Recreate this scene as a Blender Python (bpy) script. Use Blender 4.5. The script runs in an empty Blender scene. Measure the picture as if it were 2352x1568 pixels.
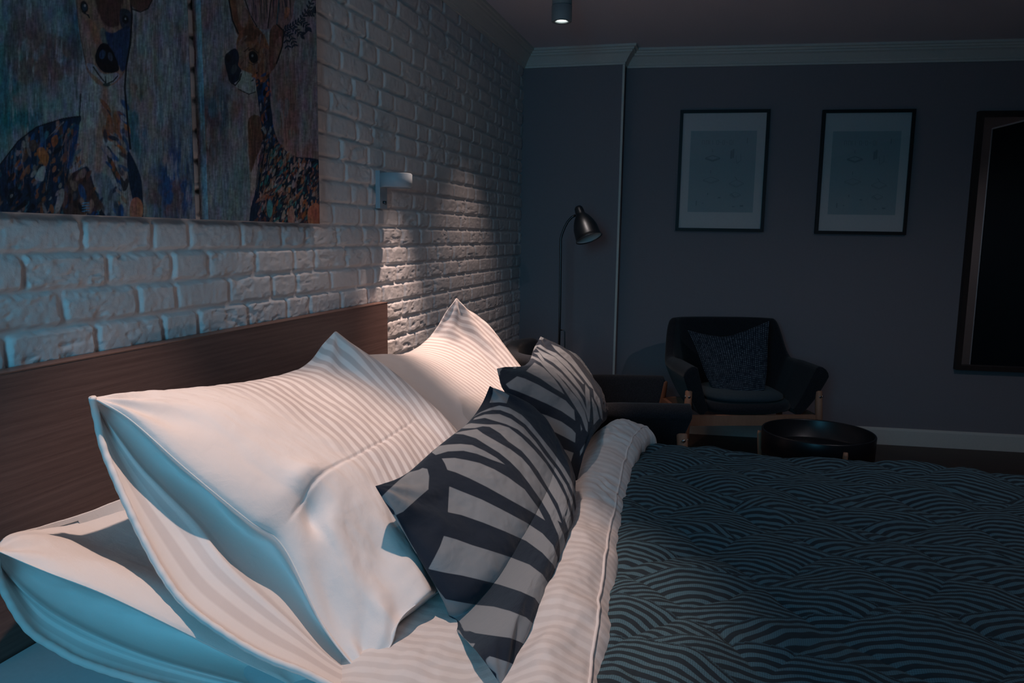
import bpy, bmesh, math, random
import numpy as np
from math import pi, sin, cos, radians
from mathutils import Vector, Matrix
random.seed(7)
SC = bpy.context.scene
COL = SC.collection

# ------------------------------------------------------------------ camera
F = 1800.0                      # focal length in pixels of the 2352 px wide frame
CAM = np.array([1.42, 0.0, 1.36])
YAW, PITCH, ROLL = radians(15.25), radians(7.687), radians(0.917)
_fw = np.array([-sin(YAW)*cos(PITCH), cos(YAW)*cos(PITCH), -sin(PITCH)])
_rt = np.array([cos(YAW), sin(YAW), 0.0])
_up = np.cross(_rt, _fw)
RT = cos(ROLL)*_rt + sin(ROLL)*_up
UP = -sin(ROLL)*_rt + cos(ROLL)*_up
MC = np.array([RT, UP, _fw])
cd = bpy.data.cameras.new('camera')
cd.sensor_width = 36.0
cd.lens = F/2352.0*36.0
cd.clip_start = 0.05
co = bpy.data.objects.new('camera', cd)
COL.objects.link(co)
mw = Matrix.Identity(4)
for i in range(3):
    mw[i][0] = RT[i]; mw[i][1] = UP[i]; mw[i][2] = -_fw[i]; mw[i][3] = CAM[i]
co.matrix_world = mw
SC.camera = co

# measuring: where a line of sight meets a vertical or level plane of the room
def ray(px, py): return MC.T @ np.array([(px-1176)/F, (784-py)/F, 1.0])
def onx(px, py, x):
    d = ray(px, py); return CAM + d*(x-CAM[0])/d[0]
def ony(px, py, y):
    d = ray(px, py); return CAM + d*(y-CAM[1])/d[1]
def onz(px, py, z):
    d = ray(px, py); return CAM + d*(z-CAM[2])/d[2]
def proj(P):
    q = (np.asarray(P)-CAM) @ MC.T
    return 1176+F*q[..., 0]/q[..., 2], 784-F*q[..., 1]/q[..., 2]

# ------------------------------------------------------------------ world, exposure
SC.view_settings.view_transform = 'Standard'
SC.view_settings.look = 'None'
SC.view_settings.gamma = 1.0
SC.view_settings.use_curve_mapping = False
SC.view_settings.exposure = 0.0
w = bpy.data.worlds.new('night'); SC.world = w
w.use_nodes = True
w.node_tree.nodes['Background'].inputs[0].default_value = (0.10, 0.22, 0.36, 1)
w.node_tree.nodes['Background'].inputs[1].default_value = 0.02
# cool fill light added behind the camera, standing in for an unseen window
def area(name, loc, target, sx, sy, energy, color, spread=180):
    l = bpy.data.lights.new(name, 'AREA'); l.shape = 'RECTANGLE'; l.size = sx; l.size_y = sy
    l.energy = energy; l.color = color; l.spread = radians(spread)
    o = bpy.data.objects.new(name, l); COL.objects.link(o); o.location = loc
    o.rotation_euler = (Vector(target)-Vector(loc)).to_track_quat('-Z', 'Y').to_euler()
    return o
area('cool_fill', (0.95, -1.3, 1.75), (0.30, 1.35, 0.85), 0.66, 1.2, 12.5, (0.085, 0.42, 0.66), 100)

WARM = (1.0, 0.70, 0.58)
def spot(name, loc, target, energy, angle, blend, size, color=WARM):
    l = bpy.data.lights.new(name, 'SPOT'); l.energy = energy; l.spot_size = radians(angle)
    l.spot_blend = blend; l.shadow_soft_size = size; l.color = color
    o = bpy.data.objects.new(name, l); COL.objects.link(o); o.location = loc
    o.rotation_euler = (Vector(target)-Vector(loc)).to_track_quat('-Z', 'Y').to_euler()
    return o

# ------------------------------------------------------------------ noise
def _hash(i, j, s):
    n = (i*374761393 + j*668265263 + s*974634777) & 0xffffffff
    n = ((n ^ (n >> 13))*1274126177) & 0xffffffff
    return ((n ^ (n >> 16)) & 0xffff)/65535.0
def noise(x, y, s=0):
    x = np.asarray(x, float); y = np.asarray(y, float)
    xi = np.floor(x).astype(np.int64); yi = np.floor(y).astype(np.int64)
    fx = x-xi; fy = y-yi
    fx = fx*fx*fx*(fx*(fx*6-15)+10); fy = fy*fy*fy*(fy*(fy*6-15)+10)
    a = _hash(xi, yi, s); b = _hash(xi+1, yi, s); c = _hash(xi, yi+1, s); d = _hash(xi+1, yi+1, s)
    return (a*(1-fx)+b*fx)*(1-fy) + (c*(1-fx)+d*fx)*fy
def fbm(x, y, s=0, o=4):
    r = 0; a = 0.5; t = 0
    for k in range(o):
        r = r+a*noise(x*2**k, y*2**k, s+17*k); t += a; a *= .5
    return r/t-0.5
def sstep(a, b, x):
    t = np.clip((x-a)/(b-a), 0, 1); return t*t*(3-2*t)

# ------------------------------------------------------------------ helpers
def tag(o, label=None, cat=None, group=None, kind=None):
    if label: o['label'] = label
    if cat: o['category'] = cat
    if group: o['group'] = group
    if kind: o['kind'] = kind
    return o
def empty(name, loc, rz=0.0):
    o = bpy.data.objects.new(name, None); COL.objects.link(o)
    o.location = loc; o.rotation_euler = (0, 0, rz); o.empty_display_size = .1
    return o
def link(name, me, mat, parent=None, smooth=True, world=True):
    if mat is not None and not me.materials:
        for m in (mat if isinstance(mat, (list, tuple)) else [mat]): me.materials.append(m)
    if smooth:
        me.polygons.foreach_set('use_smooth', [True]*len(me.polygons))
    o = bpy.data.objects.new(name, me); COL.objects.link(o)
    if parent is not None:
        o.parent = parent
        if world:   # the mesh is in world coordinates: undo the parent's placement
            bpy.context.view_layer.update()
            o.matrix_parent_inverse = parent.matrix_world.inverted()
    return o
def grid_mesh(name, P, closed_u=False):
    """P: (n, m, 3) points -> quad mesh"""
    n, m = P.shape[:2]
    idx = np.arange(n*m).reshape(n, m)
    q = np.stack([idx[:-1, :-1], idx[1:, :-1], idx[1:, 1:], idx[:-1, 1:]], -1).reshape(-1, 4)
    if closed_u:
        q2 = np.stack([idx[-1, :-1], idx[0, :-1], idx[0, 1:], idx[-1, 1:]], -1).reshape(-1, 4)
        q = np.concatenate([q, q2])
    return raw_mesh(name, P.reshape(-1, 3), q)
def raw_mesh(name, V, Q):
    me = bpy.data.meshes.new(name)
    me.vertices.add(len(V)); me.vertices.foreach_set('co', np.asarray(V, np.float32).ravel())
    nf = len(Q)
    me.loops.add(nf*4); me.loops.foreach_set('vertex_index', np.asarray(Q, np.int32).ravel())
    me.polygons.add(nf)
    me.polygons.foreach_set('loop_start', np.arange(nf, dtype=np.int32)*4)
    me.polygons.foreach_set('loop_total', np.full(nf, 4, np.int32))
    me.update(calc_edges=True); me.validate()
    return me
def merge(parts):
    V = []; Q = []; k = 0
    for P, q in parts:
        V.append(P); Q.append(q+k); k += len(P)
    return np.concatenate(V), np.concatenate(Q)
def gq(n, m, flip=False):
    idx = np.arange(n*m).reshape(n, m)
    q = np.stack([idx[:-1, :-1], idx[1:, :-1], idx[1:, 1:], idx[:-1, 1:]], -1).reshape(-1, 4)
    return q[:, ::-1].copy() if flip else q
def attr(me, name, arr):
    a = me.attributes.new(name, 'FLOAT', 'POINT'); a.data.foreach_set('value', np.asarray(arr, np.float32).ravel())
def cattr(me, name, arr):
    a = me.attributes.new(name, 'FLOAT_COLOR', 'POINT')
    c = np.ones((len(arr), 4), np.float32); c[:, :3] = arr
    a.data.foreach_set('color', c.ravel())
def bm_obj(name, bm, mat, parent=None, smooth=False, bevel=0.0, seg=2, world=True):
    if bevel > 0:
        bmesh.ops.bevel(bm, geom=[e for e in bm.edges if e.calc_face_angle(0) > .5], offset=bevel, segments=seg, profile=.5, affect='EDGES', clamp_overlap=True)
    bmesh.ops.recalc_face_normals(bm, faces=bm.faces)
    me = bpy.data.meshes.new(name); bm.to_mesh(me); bm.free()
    return link(name, me, mat, parent, smooth, world)
def add_box(bm, a, b, M=None):
    x0, y0, z0 = a; x1, y1, z1 = b
    vs = [bm.verts.new(c) for c in ((x0, y0, z0), (x1, y0, z0), (x1, y1, z0), (x0, y1, z0), (x0, y0, z1), (x1, y0, z1), (x1, y1, z1), (x0, y1, z1))]
    if M is not None:
        for v in vs: v.co = M @ v.co
    for f in ((0, 3, 2, 1), (4, 5, 6, 7), (0, 1, 5, 4), (1, 2, 6, 5), (2, 3, 7, 6), (3, 0, 4, 7)): bm.faces.new([vs[i] for i in f])
def add_lathe(bm, prof, M=None, n=48, cap=True):
    rings = []
    for r, z in prof:
        rings.append([bm.verts.new((r*cos(2*pi*k/n), r*sin(2*pi*k/n), z)) for k in range(n)])
    if M is not None:
        for rg in rings:
            for v in rg: v.co = M @ v.co
    for a, b in zip(rings[:-1], rings[1:]):
        for k in range(n): bm.faces.new((a[k], a[(k+1) % n], b[(k+1) % n], b[k]))
    if cap:
        if prof[0][0] > 1e-5: bm.faces.new(rings[0][::-1])
        if prof[-1][0] > 1e-5: bm.faces.new(rings[-1])
def add_tube(bm, pts, rad, n=12, cap=True):
    pts = [Vector(p) for p in pts]
    rs = rad if isinstance(rad, (list, tuple)) else [rad]*len(pts)
    rings = []; prev = None
    for i, p in enumerate(pts):
        d = (pts[min(i+1, len(pts)-1)]-pts[max(i-1, 0)]).normalized()
        if prev is None:
            u = d.orthogonal().normalized()
        else:
            u = (prev-d*prev.dot(d)).normalized()
        prev = u; v = d.cross(u)
        rings.append([bm.verts.new(p+(u*cos(2*pi*k/n)+v*sin(2*pi*k/n))*rs[i]) for k in range(n)])
    for a, b in zip(rings[:-1], rings[1:]):
        for k in range(n): bm.faces.new((a[k], a[(k+1) % n], b[(k+1) % n], b[k]))
    if cap:
        bm.faces.new(rings[0][::-1]); bm.faces.new(rings[-1])
def spline(pts, n):
    """Catmull-Rom through 3-D points, resampled evenly along its length"""
    P = np.asarray(pts, float)
    E = np.concatenate([[2*P[0]-P[1]], P, [2*P[-1]-P[-2]]])
    out = []
    for i in range(1, len(E)-2):
        t = np.linspace(0, 1, 24, endpoint=(i == len(E)-3))[:, None]
        a, b, c, d = E[i-1], E[i], E[i+1], E[i+2]
        out.append(.5*((2*b)+(-a+c)*t+(2*a-5*b+4*c-d)*t*t+(-a+3*b-3*c+d)*t**3))
    C = np.concatenate(out)
    L = np.concatenate([[0], np.cumsum(np.linalg.norm(np.diff(C, axis=0), axis=1))])
    s = np.linspace(0, L[-1], n)
    return np.stack([np.interp(s, L, C[:, k]) for k in range(3)], 1)
def pw(lst): return [onx(*p) if p[1] > 20 else np.array(p, float) for p in lst]
def ZP(px, py, z): return tuple(onz(px, py, z))

# ------------------------------------------------------------------ materials
def mat(name, color=(.5, .5, .5), rough=.6, metal=0.0, spec=.5, sheen=0.0):
    m = bpy.data.materials.new(name); m.use_nodes = True
    b = m.node_tree.nodes['Principled BSDF']
    b.inputs['Base Color'].default_value = (*color, 1); b.inputs['Roughness'].default_value = rough
    b.inputs['Metallic'].default_value = metal; b.inputs['Specular IOR Level'].default_value = spec
    b.inputs['Sheen Weight'].default_value = sheen
    return m
class NT:
    def __init__(s, m): s.m = m; s.t = m.node_tree; s.b = s.t.nodes['Principled BSDF']
    def n(s, typ, **kw):
        nd = s.t.nodes.new(typ)
        for k, v in kw.items(): setattr(nd, k, v)
        return nd
    def l(s, a, b): s.t.links.new(a, b)
    def val(s, inp, v):
        if hasattr(v, 'is_output'): s.l(v, inp)
        else: inp.default_value = v
    def math(s, op, a, b=0.0, c=0.0, clamp=False):
        nd = s.n('ShaderNodeMath', operation=op); nd.use_clamp = clamp
        s.val(nd.inputs[0], a); s.val(nd.inputs[1], b)
        if len(nd.inputs) > 2: s.val(nd.inputs[2], c)
        return nd.outputs[0]
    def mix(s, f, a, b):
        nd = s.n('ShaderNodeMix', data_type='RGBA')
        s.val(nd.inputs[0], f)
        for i, v in ((6, a), (7, b)):
            if hasattr(v, 'is_output'): s.l(v, nd.inputs[i])
            else: nd.inputs[i].default_value = (*v, 1) if len(v) == 3 else v
        return nd.outputs[2]
    def attr(s, name):
        nd = s.n('ShaderNodeAttribute'); nd.attribute_name = name; return nd
    def noise(s, scale, detail=3, vec=None, rough=.5, dist=0.0):
        nd = s.n('ShaderNodeTexNoise'); nd.inputs['Scale'].default_value = scale; nd.inputs['Detail'].default_value = detail
        nd.inputs['Roughness'].default_value = rough; nd.inputs['Distortion'].default_value = dist
        if vec is not None: s.l(vec, nd.inputs['Vector'])
        return nd.outputs['Fac']
    def obj(s): return s.n('ShaderNodeTexCoord').outputs['Object']
    def mapping(s, vec, scale=(1, 1, 1), rot=(0, 0, 0)):
        nd = s.n('ShaderNodeMapping'); s.l(vec, nd.inputs[0]); nd.inputs['Scale'].default_value = scale; nd.inputs['Rotation'].default_value = rot
        return nd.outputs[0]
    def bump(s, h, strength=.3, dist=.01):
        nd = s.n('ShaderNodeBump'); nd.inputs['Strength'].default_value = strength; nd.inputs['Distance'].default_value = dist
        s.l(h, nd.inputs['Height']); s.l(nd.outputs[0], s.b.inputs['Normal'])
    def color(s, c): s.l(c, s.b.inputs['Base Color'])
    def rough(s, c): s.l(c, s.b.inputs['Roughness'])

def m_brick():
    m = mat('white_painted_brick', (.74, .735, .74), .55, spec=.35); k = NT(m); v = k.obj()
    f = k.noise(260, 4, v, .65); g = k.noise(45, 3, v)
    k.color(k.mix(g, (.70, .70, .71), (.78, .77, .77)))
    k.bump(k.math('ADD', f, k.math('MULTIPLY', g, .7)), .35, .0022)
    return m
def m_paint(name, c, r=.85):
    m = mat(name, c, r, spec=.2); k = NT(m); v = k.obj()
    f = k.noise(90, 4, v, .6)
    k.color(k.mix(f, [x*.93 for x in c], [min(1, x*1.07) for x in c]))
    k.bump(f, .08, .002)
    return m
def m_wood(name, a, b, scale=1.0, rot=(0, 0, 0), stretch=(14, 1, 14), rough=.5):
    m = mat(name, a, rough, spec=.35); k = NT(m); v = k.mapping(k.obj(), [s*scale for s in stretch], rot)
    n1 = k.noise(3.0, 6, v, .65, .6); v2 = k.mapping(k.obj(), [s*scale*6 for s in stretch], rot); n2 = k.noise(4.0, 3, v2, .7)
    wv = k.n('ShaderNodeTexWave', wave_type='BANDS', bands_direction='Z'); wv.inputs['Scale'].default_value = .6; wv.inputs['Distortion'].default_value = 9; wv.inputs['Detail'].default_value = 3
    k.l(v, wv.inputs[0])
    f = k.math('ADD', k.math('MULTIPLY', n1, .75), k.math('MULTIPLY', wv.outputs['Fac'], .10))
    f = k.math('ADD', f, k.math('MULTIPLY', n2, .30))
    f = k.math('SUBTRACT', k.math('MULTIPLY', f, 1.7), .45, clamp=True)
    k.color(k.mix(f, a, b)); k.bump(f, .15, .002)
    return m
def m_cotton(name, base=(.80, .76, .74), dark=(.58, .52, .505), fine=1.0):
    """bed linen; attribute 'st' = stripe phase, 'sf' = how far the satin stripe shows"""
    m = mat(name, base, .75, spec=.25, sheen=.15); k = NT(m)
    st = k.attr('st').outputs['Fac']; sf = k.attr('sf').outputs['Fac']
    fr = k.math('FRACT', st)
    tri = k.math('ABSOLUTE', k.math('SUBTRACT', fr, .5))
    s = k.math('MULTIPLY', k.math('SUBTRACT', k.math('MULTIPLY', tri, 9), 1.75, clamp=True), sf)
    k.color(k.mix(s, base, dark)); k.rough(k.math('SUBTRACT', .8, k.math('MULTIPLY', s, .3)))
    v = k.obj(); f = k.noise(700, 2, v); g = k.noise(22, 4, v, .6, .4)
    k.bump(k.math('ADD', k.math('MULTIPLY', f, .12), g), .35*fine, .006)
    return m
def m_zebra():
    m = mat('printed_cushion_cotton', (.6, .6, .6), .85, spec=.2, sheen=.1); k = NT(m)
    sd = k.attr('sd').outputs['Fac']
    f = k.math('ADD', k.math('MULTIPLY', sd, .6), .5, clamp=True)
    k.color(k.mix(f, (.012, .020, .034), (.215, .24, .26)))
    v = k.obj(); h = k.noise(900, 2, v); g = k.noise(16, 4, v, .6, .5)
    k.bump(k.math('ADD', k.math('MULTIPLY', h, .12), g), .4, .006)
    return m
def m_spread():
    m = mat('wave_weave_cotton', (.2, .3, .33), .85, spec=.2, sheen=.05); k = NT(m)
    ph = k.attr('ph').outputs['Fac']
    fr = k.math('FRACT', ph)
    s = k.math('ABSOLUTE', k.math('SUBTRACT', fr, .5))
    s = k.math('MULTIPLY', k.math('SUBTRACT', .27, s), 14, clamp=True)
    # woven dots: a fine checked thread pattern
    v = k.obj(); ch = k.n('ShaderNodeTexChecker'); k.l(k.mapping(v, (1, 1, 1), (0, 0, radians(45))), ch.inputs[0]); ch.inputs['Scale'].default_value = 330
    k.l(k.mapping(v, (1, 1, .001), (0, 0, radians(45))), ch.inputs[0])
    d = k.math('ADD', .62, k.math('MULTIPLY', ch.outputs['Fac'], .38))
    n = k.noise(5, 2, v)
    light = k.mix(d, (.0, .01, .014), (.085, .165, .205))
    k.color(k.mix(s, (.018, .028, .036), light))
    k.bump(k.math('ADD', k.math('MULTIPLY', s, .6), k.math('MULTIPLY', ch.outputs['Fac'], .25)), .5, .002)
    return m
def m_wool(name, a, b, sc=420):
    m = mat(name, a, .95, spec=.15, sheen=.15); k = NT(m); v = k.obj(); f = k.noise(sc, 3, v, .7)
    f2 = k.math('MULTIPLY', k.math('SUBTRACT', f, .42), 4, clamp=True)
    k.color(k.mix(f2, a, b)); k.bump(f, .5, .002)
    return m
def m_check(name, a, b, sc=70):
    m = mat(name, a, .9, spec=.2); k = NT(m)
    u = k.attr('cu').outputs['Fac']; v = k.attr('cv').outputs['Fac']
    def tri(x, s, o=0.0): return k.math('ABSOLUTE', k.math('SUBTRACT', k.math('FRACT', k.math('ADD', k.math('MULTIPLY', x, s), o)), .5))
    a1 = tri(u, sc); b1 = tri(v, sc)
    mn = k.math('MINIMUM', a1, b1); mx = k.math('MAXIMUM', a1, b1)
    f = k.math('MULTIPLY', k.math('LESS_THAN', mn, .13), k.math('LESS_THAN', mx, .38))
    nz = k.noise(60, 2, k.obj()); f = k.math('MULTIPLY', f, k.math('MULTIPLY', k.math('SUBTRACT', nz, .3), 2.6, clamp=True))
    k.color(k.mix(f, a, b))
    return m
def m_emit(name, c, s):
    m = mat(name, c); b = m.node_tree.nodes['Principled BSDF']
    b.inputs['Emission Color'].default_value = (*c, 1); b.inputs['Emission Strength'].default_value = s
    return m
def m_glass():
    m = bpy.data.materials.new('picture_glass'); m.use_nodes = True; t = m.node_tree; t.nodes.clear()
    o = t.nodes.new('ShaderNodeOutputMaterial'); mx = t.nodes.new('ShaderNodeMixShader'); tr = t.nodes.new('ShaderNodeBsdfTransparent')
    gl = t.nodes.new('ShaderNodeBsdfGlossy'); fr = t.nodes.new('ShaderNodeFresnel'); gl.inputs['Roughness'].default_value = .02
    fr.inputs[0].default_value = 1.5
    t.links.new(fr.outputs[0], mx.inputs[0]); t.links.new(tr.outputs[0], mx.inputs[1]); t.links.new(gl.outputs[0], mx.inputs[2]); t.links.new(mx.outputs[0], o.inputs[0])
    return m
def m_vcol(name, rough=.55, spec=.3):
    m = mat(name, (.5, .5, .5), rough, spec=spec); k = NT(m); a = k.attr('col')
    v = k.obj(); n = k.noise(8, 5, k.mapping(v, (1, 30, 6)), .7)
    nd = k.n('ShaderNodeHueSaturation'); k.l(a.outputs['Color'], nd.inputs['Color']); k.l(k.math('ADD', .72, k.math('MULTIPLY', n, .56)), nd.inputs['Value'])
    k.color(nd.outputs[0])
    c = k.n('ShaderNodeTexVoronoi'); c.inputs['Scale'].default_value = 900; k.l(v, c.inputs['Vector'])
    k.bump(k.math('ADD', n, k.math('MULTIPLY', c.outputs['Distance'], .3)), .25, .001)
    return m

M_BRICK = m_brick()
M_WALL = m_paint('grey_green_wall_paint', (.30, .275, .30))
M_CEIL = m_paint('ceiling_paint', (.90, .86, .92))
M_TRIM = m_paint('white_trim_paint', (.80, .79, .74), .6)
M_NEARW = m_paint('beige_wall_paint', (.22, .19, .18))
M_FLOOR = m_wood('dark_wood_floor', (.055, .035, .028), (.10, .062, .045), 1.0, stretch=(2, 14, 14), rough=.45)
M_HEAD = m_wood('headboard_walnut', (.105, .062, .054), (.215, .135, .118), 1.3, stretch=(10, .8, 26), rough=.45)
M_HEADTOP = m_wood('headboard_lit_top', (.14, .075, .06), (.24, .14, .11), 1.0, stretch=(10, 1, 10))  # lighter copy of the headboard wood, for its top lit from above
M_BEECH = m_wood('beech_leg', (.30, .15, .095), (.42, .23, .15), 1.0, stretch=(12, 12, 1.5))
M_COT = m_cotton('striped_satin_cotton')
M_COTD = m_cotton('striped_duvet_cotton', (.70, .67, .655), (.60, .565, .55))
M_SHEET = m_paint('fitted_sheet_cotton', (.55, .56, .58))
M_MATT = m_paint('mattress_ticking', (.5, .5, .5))
M_ZEB = m_zebra()
M_SPR = m_spread()
M_WOOL = m_wool('charcoal_wool', (.008, .010, .014), (.035, .040, .050))
M_SEAT = m_wool('blue_grey_seat_fabric', (.03, .05, .065), (.07, .10, .12))
M_TUFT = m_wool('grey_tufted_fabric', (.08, .10, .12), (.30, .34, .36), 160)
M_CROSS = m_check('cross_stitch_fabric', (.012, .020, .034), (.16, .22, .27), 34)
M_BLACK = mat('black_lacquer', (.010, .011, .014), .35)
M_BLKF = mat('black_frame_wood', (.006, .007, .010), .5)
M_MAT = m_paint('passepartout_board', (.86, .76, .74))
M_PRINT = m_paint('print_paper', (.52, .55, .56))
M_INK = mat('faint_ink', (.33, .36, .38), .8)
M_GLASS = m_glass()
M_STEEL = mat('brushed_steel', (.12, .15, .175), .38, 1.0)
M_DSTEEL = mat('dark_steel', (.10, .11, .12), .35, 1.0)
M_SCONCE = mat('matt_white_metal', (.36, .44, .50), .45, spec=.4)
M_GREYM = mat('grey_fixture_metal', (.26, .32, .34), .45, spec=.4)
M_LAMP = m_emit('lit_lamp', (1, .93, .84), 9.0)
M_LAMPIN = mat('white_shade_lining', (.55, .6, .6), .5)
M_MIRROR = mat('mirror_glass', (.80, .82, .84), .01, 1.0)
M_MIRF = m_wood('dark_mirror_frame', (.035, .022, .020), (.06, .04, .036), 1.0, stretch=(12, 12, 1.5))
M_WARD = mat('dark_wardrobe_board', (.006, .010, .014), .7, spec=.08)
M_WEDGE = mat('lit_wardrobe_edge', (.45, .5, .52), .5)
M_SEAM = mat('white_piping', (.78, .74, .72), .7)
M_CANV = m_vcol('painted_canvas')
M_BOLT = mat('steel_bolt', (.5, .5, .5), .3, 1.0)
M_DOOR = m_paint('dark_doorway', (.03, .035, .04))

# ------------------------------------------------------------------ the room
ROOMX, NEARY, CEILZ = 4.30, -1.9, 2.60
SL = .10      # the far wall is not quite square to the brick wall
def fary(x): return 5.50 + SL*(x-.87)
def onfar(px, py, off=0.0):
    # meet the far wall plane  y = 5.5 + .055 (x-.87) - off
    d = ray(px, py); t = (5.50-off-SL*.87 - CAM[1] + SL*CAM[0])/(d[1]-SL*d[0])
    return CAM+d*t
def plane_obj(name, pts, m):
    bm = bmesh.new(); bm.faces.new([bm.verts.new(p) for p in pts])
    return tag(bm_obj(name, bm, m), kind='structure')
def slab(name, a, b, m, bevel=0):
    bm = bmesh.new(); add_box(bm, a, b); return tag(bm_obj(name, bm, m, bevel=bevel), kind='structure')
slab('floor', (-.05, NEARY, -.05), (ROOMX, 6.0, 0), M_FLOOR)
slab('ceiling', (-.05, NEARY, CEILZ), (ROOMX, 6.0, CEILZ+.05), M_CEIL)
bm = bmesh.new()
add_box(bm, (-.05, 0, 0), (ROOMX, .12, CEILZ))
for v in bm.verts: v.co.y += fary(v.co.x)
tag(bm_obj('wall_far', bm, M_WALL), kind='structure')
slab('wall_right', (ROOMX, NEARY, 0), (ROOMX+.08, 6.0, CEILZ), M_NEARW)
slab('wall_near', (-.05, NEARY-.08, 0), (ROOMX+.08, NEARY, CEILZ), M_NEARW)
# pilaster at the left end of the far wall
PILX = .690; PILY = 5.36
slab('wall_pilaster', (0.0, PILY, 0), (PILX, fary(0)+.04, CEILZ), M_WALL)
bm = bmesh.new(); add_box(bm, (PILX-.004, PILY-.004, .1), (PILX+.010, PILY+.018, 2.5)); tag(bm_obj('pilaster_lit_edge', bm, M_TRIM, bevel=.002), kind='structure')  # white strip paints the lit edge of the pilaster

# crown moulding, swept along the walls with mitred corners
prof = [(.0, .0), (.012, .0), (.014, .012), (.020, .014), (.024, .024), (.050, .060), (.062, .068), (.064, .078), (.074, .080), (.078, .092), (.090, .094), (.092, .108), (.0, .108)]
def sweep(path, zt, hgt, name, m, prof=prof, sc=1.0):
    # path: list of (x, y); offsets go to the right-hand side of travel
    P = [Vector((p[0], p[1], 0)) for p in path]; rings = []
    for i, p in enumerate(P):
        d0 = (P[i]-P[i-1]).normalized() if i else (P[1]-P[0]).normalized()
        d1 = (P[i+1]-P[i]).normalized() if i < len(P)-1 else d0
        n0 = Vector((d0.y, -d0.x, 0)); n1 = Vector((d1.y, -d1.x, 0)); nn = (n0+n1)
        nn = nn/(nn.length_squared/2) if nn.length > 1e-6 else n0
        rings.append([(p.x+nn.x*a*sc, p.y+nn.y*a*sc, zt-hgt+b*hgt/.108) for a, b in prof])
    bm = bmesh.new(); R = [[bm.verts.new(v) for v in r] for r in rings]; k = len(prof)
    for a, b in zip(R[:-1], R[1:]):
        for i in range(k): bm.faces.new((a[i], a[(i+1) % k], b[(i+1) % k], b[i]))
    bm.faces.new(R[0]); bm.faces.new(R[-1][::-1])
    return tag(bm_obj(name, bm, m), kind='structure')
sweep([(0.012, NEARY), (0.012, PILY), (PILX, PILY), (PILX, fary(PILX)), (ROOMX, fary(ROOMX))], CEILZ, .112, 'trim_2', M_TRIM)
bprof = [(0, 0), (.016, 0), (.016, .09), (.012, .100), (.004, .104), (0, .104)]
sweep([(0.012, PILY), (PILX, PILY), (PILX, fary(PILX)), (ROOMX, fary(ROOMX))], .120, .12, 'baseboard_far', M_TRIM, bprof)

# white brick wall: a relief of individually shaped, chipped bricks
def brick_wall():
    # finer towards the camera
    ys = [0.75]
    while ys[-1] < 5.5: ys.append(ys[-1]+.0026+max(0, ys[-1]-1.2)*.0022)
    ys = np.array(ys); zs = np.concatenate([np.arange(.35, 1.5, .0030), np.arange(1.5, 2.605, .0046)])
    Y, Z = np.meshgrid(ys, zs, indexing='ij')
    pitch = .0805; z0 = 1.306
    row = np.floor((Z-z0)/pitch).astype(int)
    zc = Z-(z0+row*pitch)
    offs = {0: 1.689, -1: 1.761, -2: 1.632, -3: 1.701}
    gap = np.zeros_like(Y); dist = np.full_like(Y, 1.0); bid = np.zeros_like(Y)
    lens = np.array([.145, .232, .226])
    wob = .0025*fbm(Y*9, Z*9, 5)
    for r in np.unique(row):
        m = row == r
        rr = r % -4 if r % -4 != 0 else 0
        o = offs[rr] + (0 if r in offs else (_hash(int(r), 3, 9)-.5)*.16)
        ed = [o-.603*4]; i = 0
        while ed[-1] < 5.8: ed.append(ed[-1]+lens[i % 3]+(_hash(int(r)*31+i, 7, 2)-.5)*.010); i += 1
        ed = np.array(ed)
        y = Y[m]+wob[m]; k = np.clip(np.searchsorted(ed, y)-1, 0, len(ed)-2)
        dy = np.minimum(y-ed[k], ed[k+1]-y)-.0065
        dz = np.minimum(zc[m], pitch-zc[m])-.0055
        R = .010
        q = np.hypot(np.maximum(R-dy, 0), np.maximum(R-dz, 0))
        dist[m] = np.where((dy > R) | (dz > R), np.minimum(dy, dz), R-q)
        bid[m] = k*57+int(r)*131
    rough = fbm(Y*26, Z*26, 3, 4)
    e = dist+.006*fbm(Y*45, Z*45, 12, 3)+.0035*rough
    h = sstep(-.0035, .0065, e)
    tone = _hash(bid.astype(np.int64), 5, 1)
    rugged = sstep(.25, .8, _hash(bid.astype(np.int64), 9, 4))
    chips = sstep(.02, .30, fbm(Y*20, Z*48, 21, 4))*(.2+rugged)
    edgechip = sstep(.022, .0, dist)*sstep(-.02, .22, fbm(Y*28, Z*34, 31, 3))*(.35+.65*rugged)
    X = h*(.0115+.0035*tone) - h*chips*.0040 - h*edgechip*.0062 + .0032*fbm(Y*75, Z*75, 8, 3)*h + .0012*fbm(Y*30, Z*30, 77, 2)+.0022*rough*h
    P = np.stack([X, Y, Z], -1)
    me = grid_mesh('wall_left', P)
    me.flip_normals()
    o = link('wall_left', me, M_BRICK); tag(o, kind='structure')

brick_wall()
slab('wall_left_base', (-.05, NEARY, 0), (-.004, 5.6, CEILZ), M_BRICK)

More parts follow.
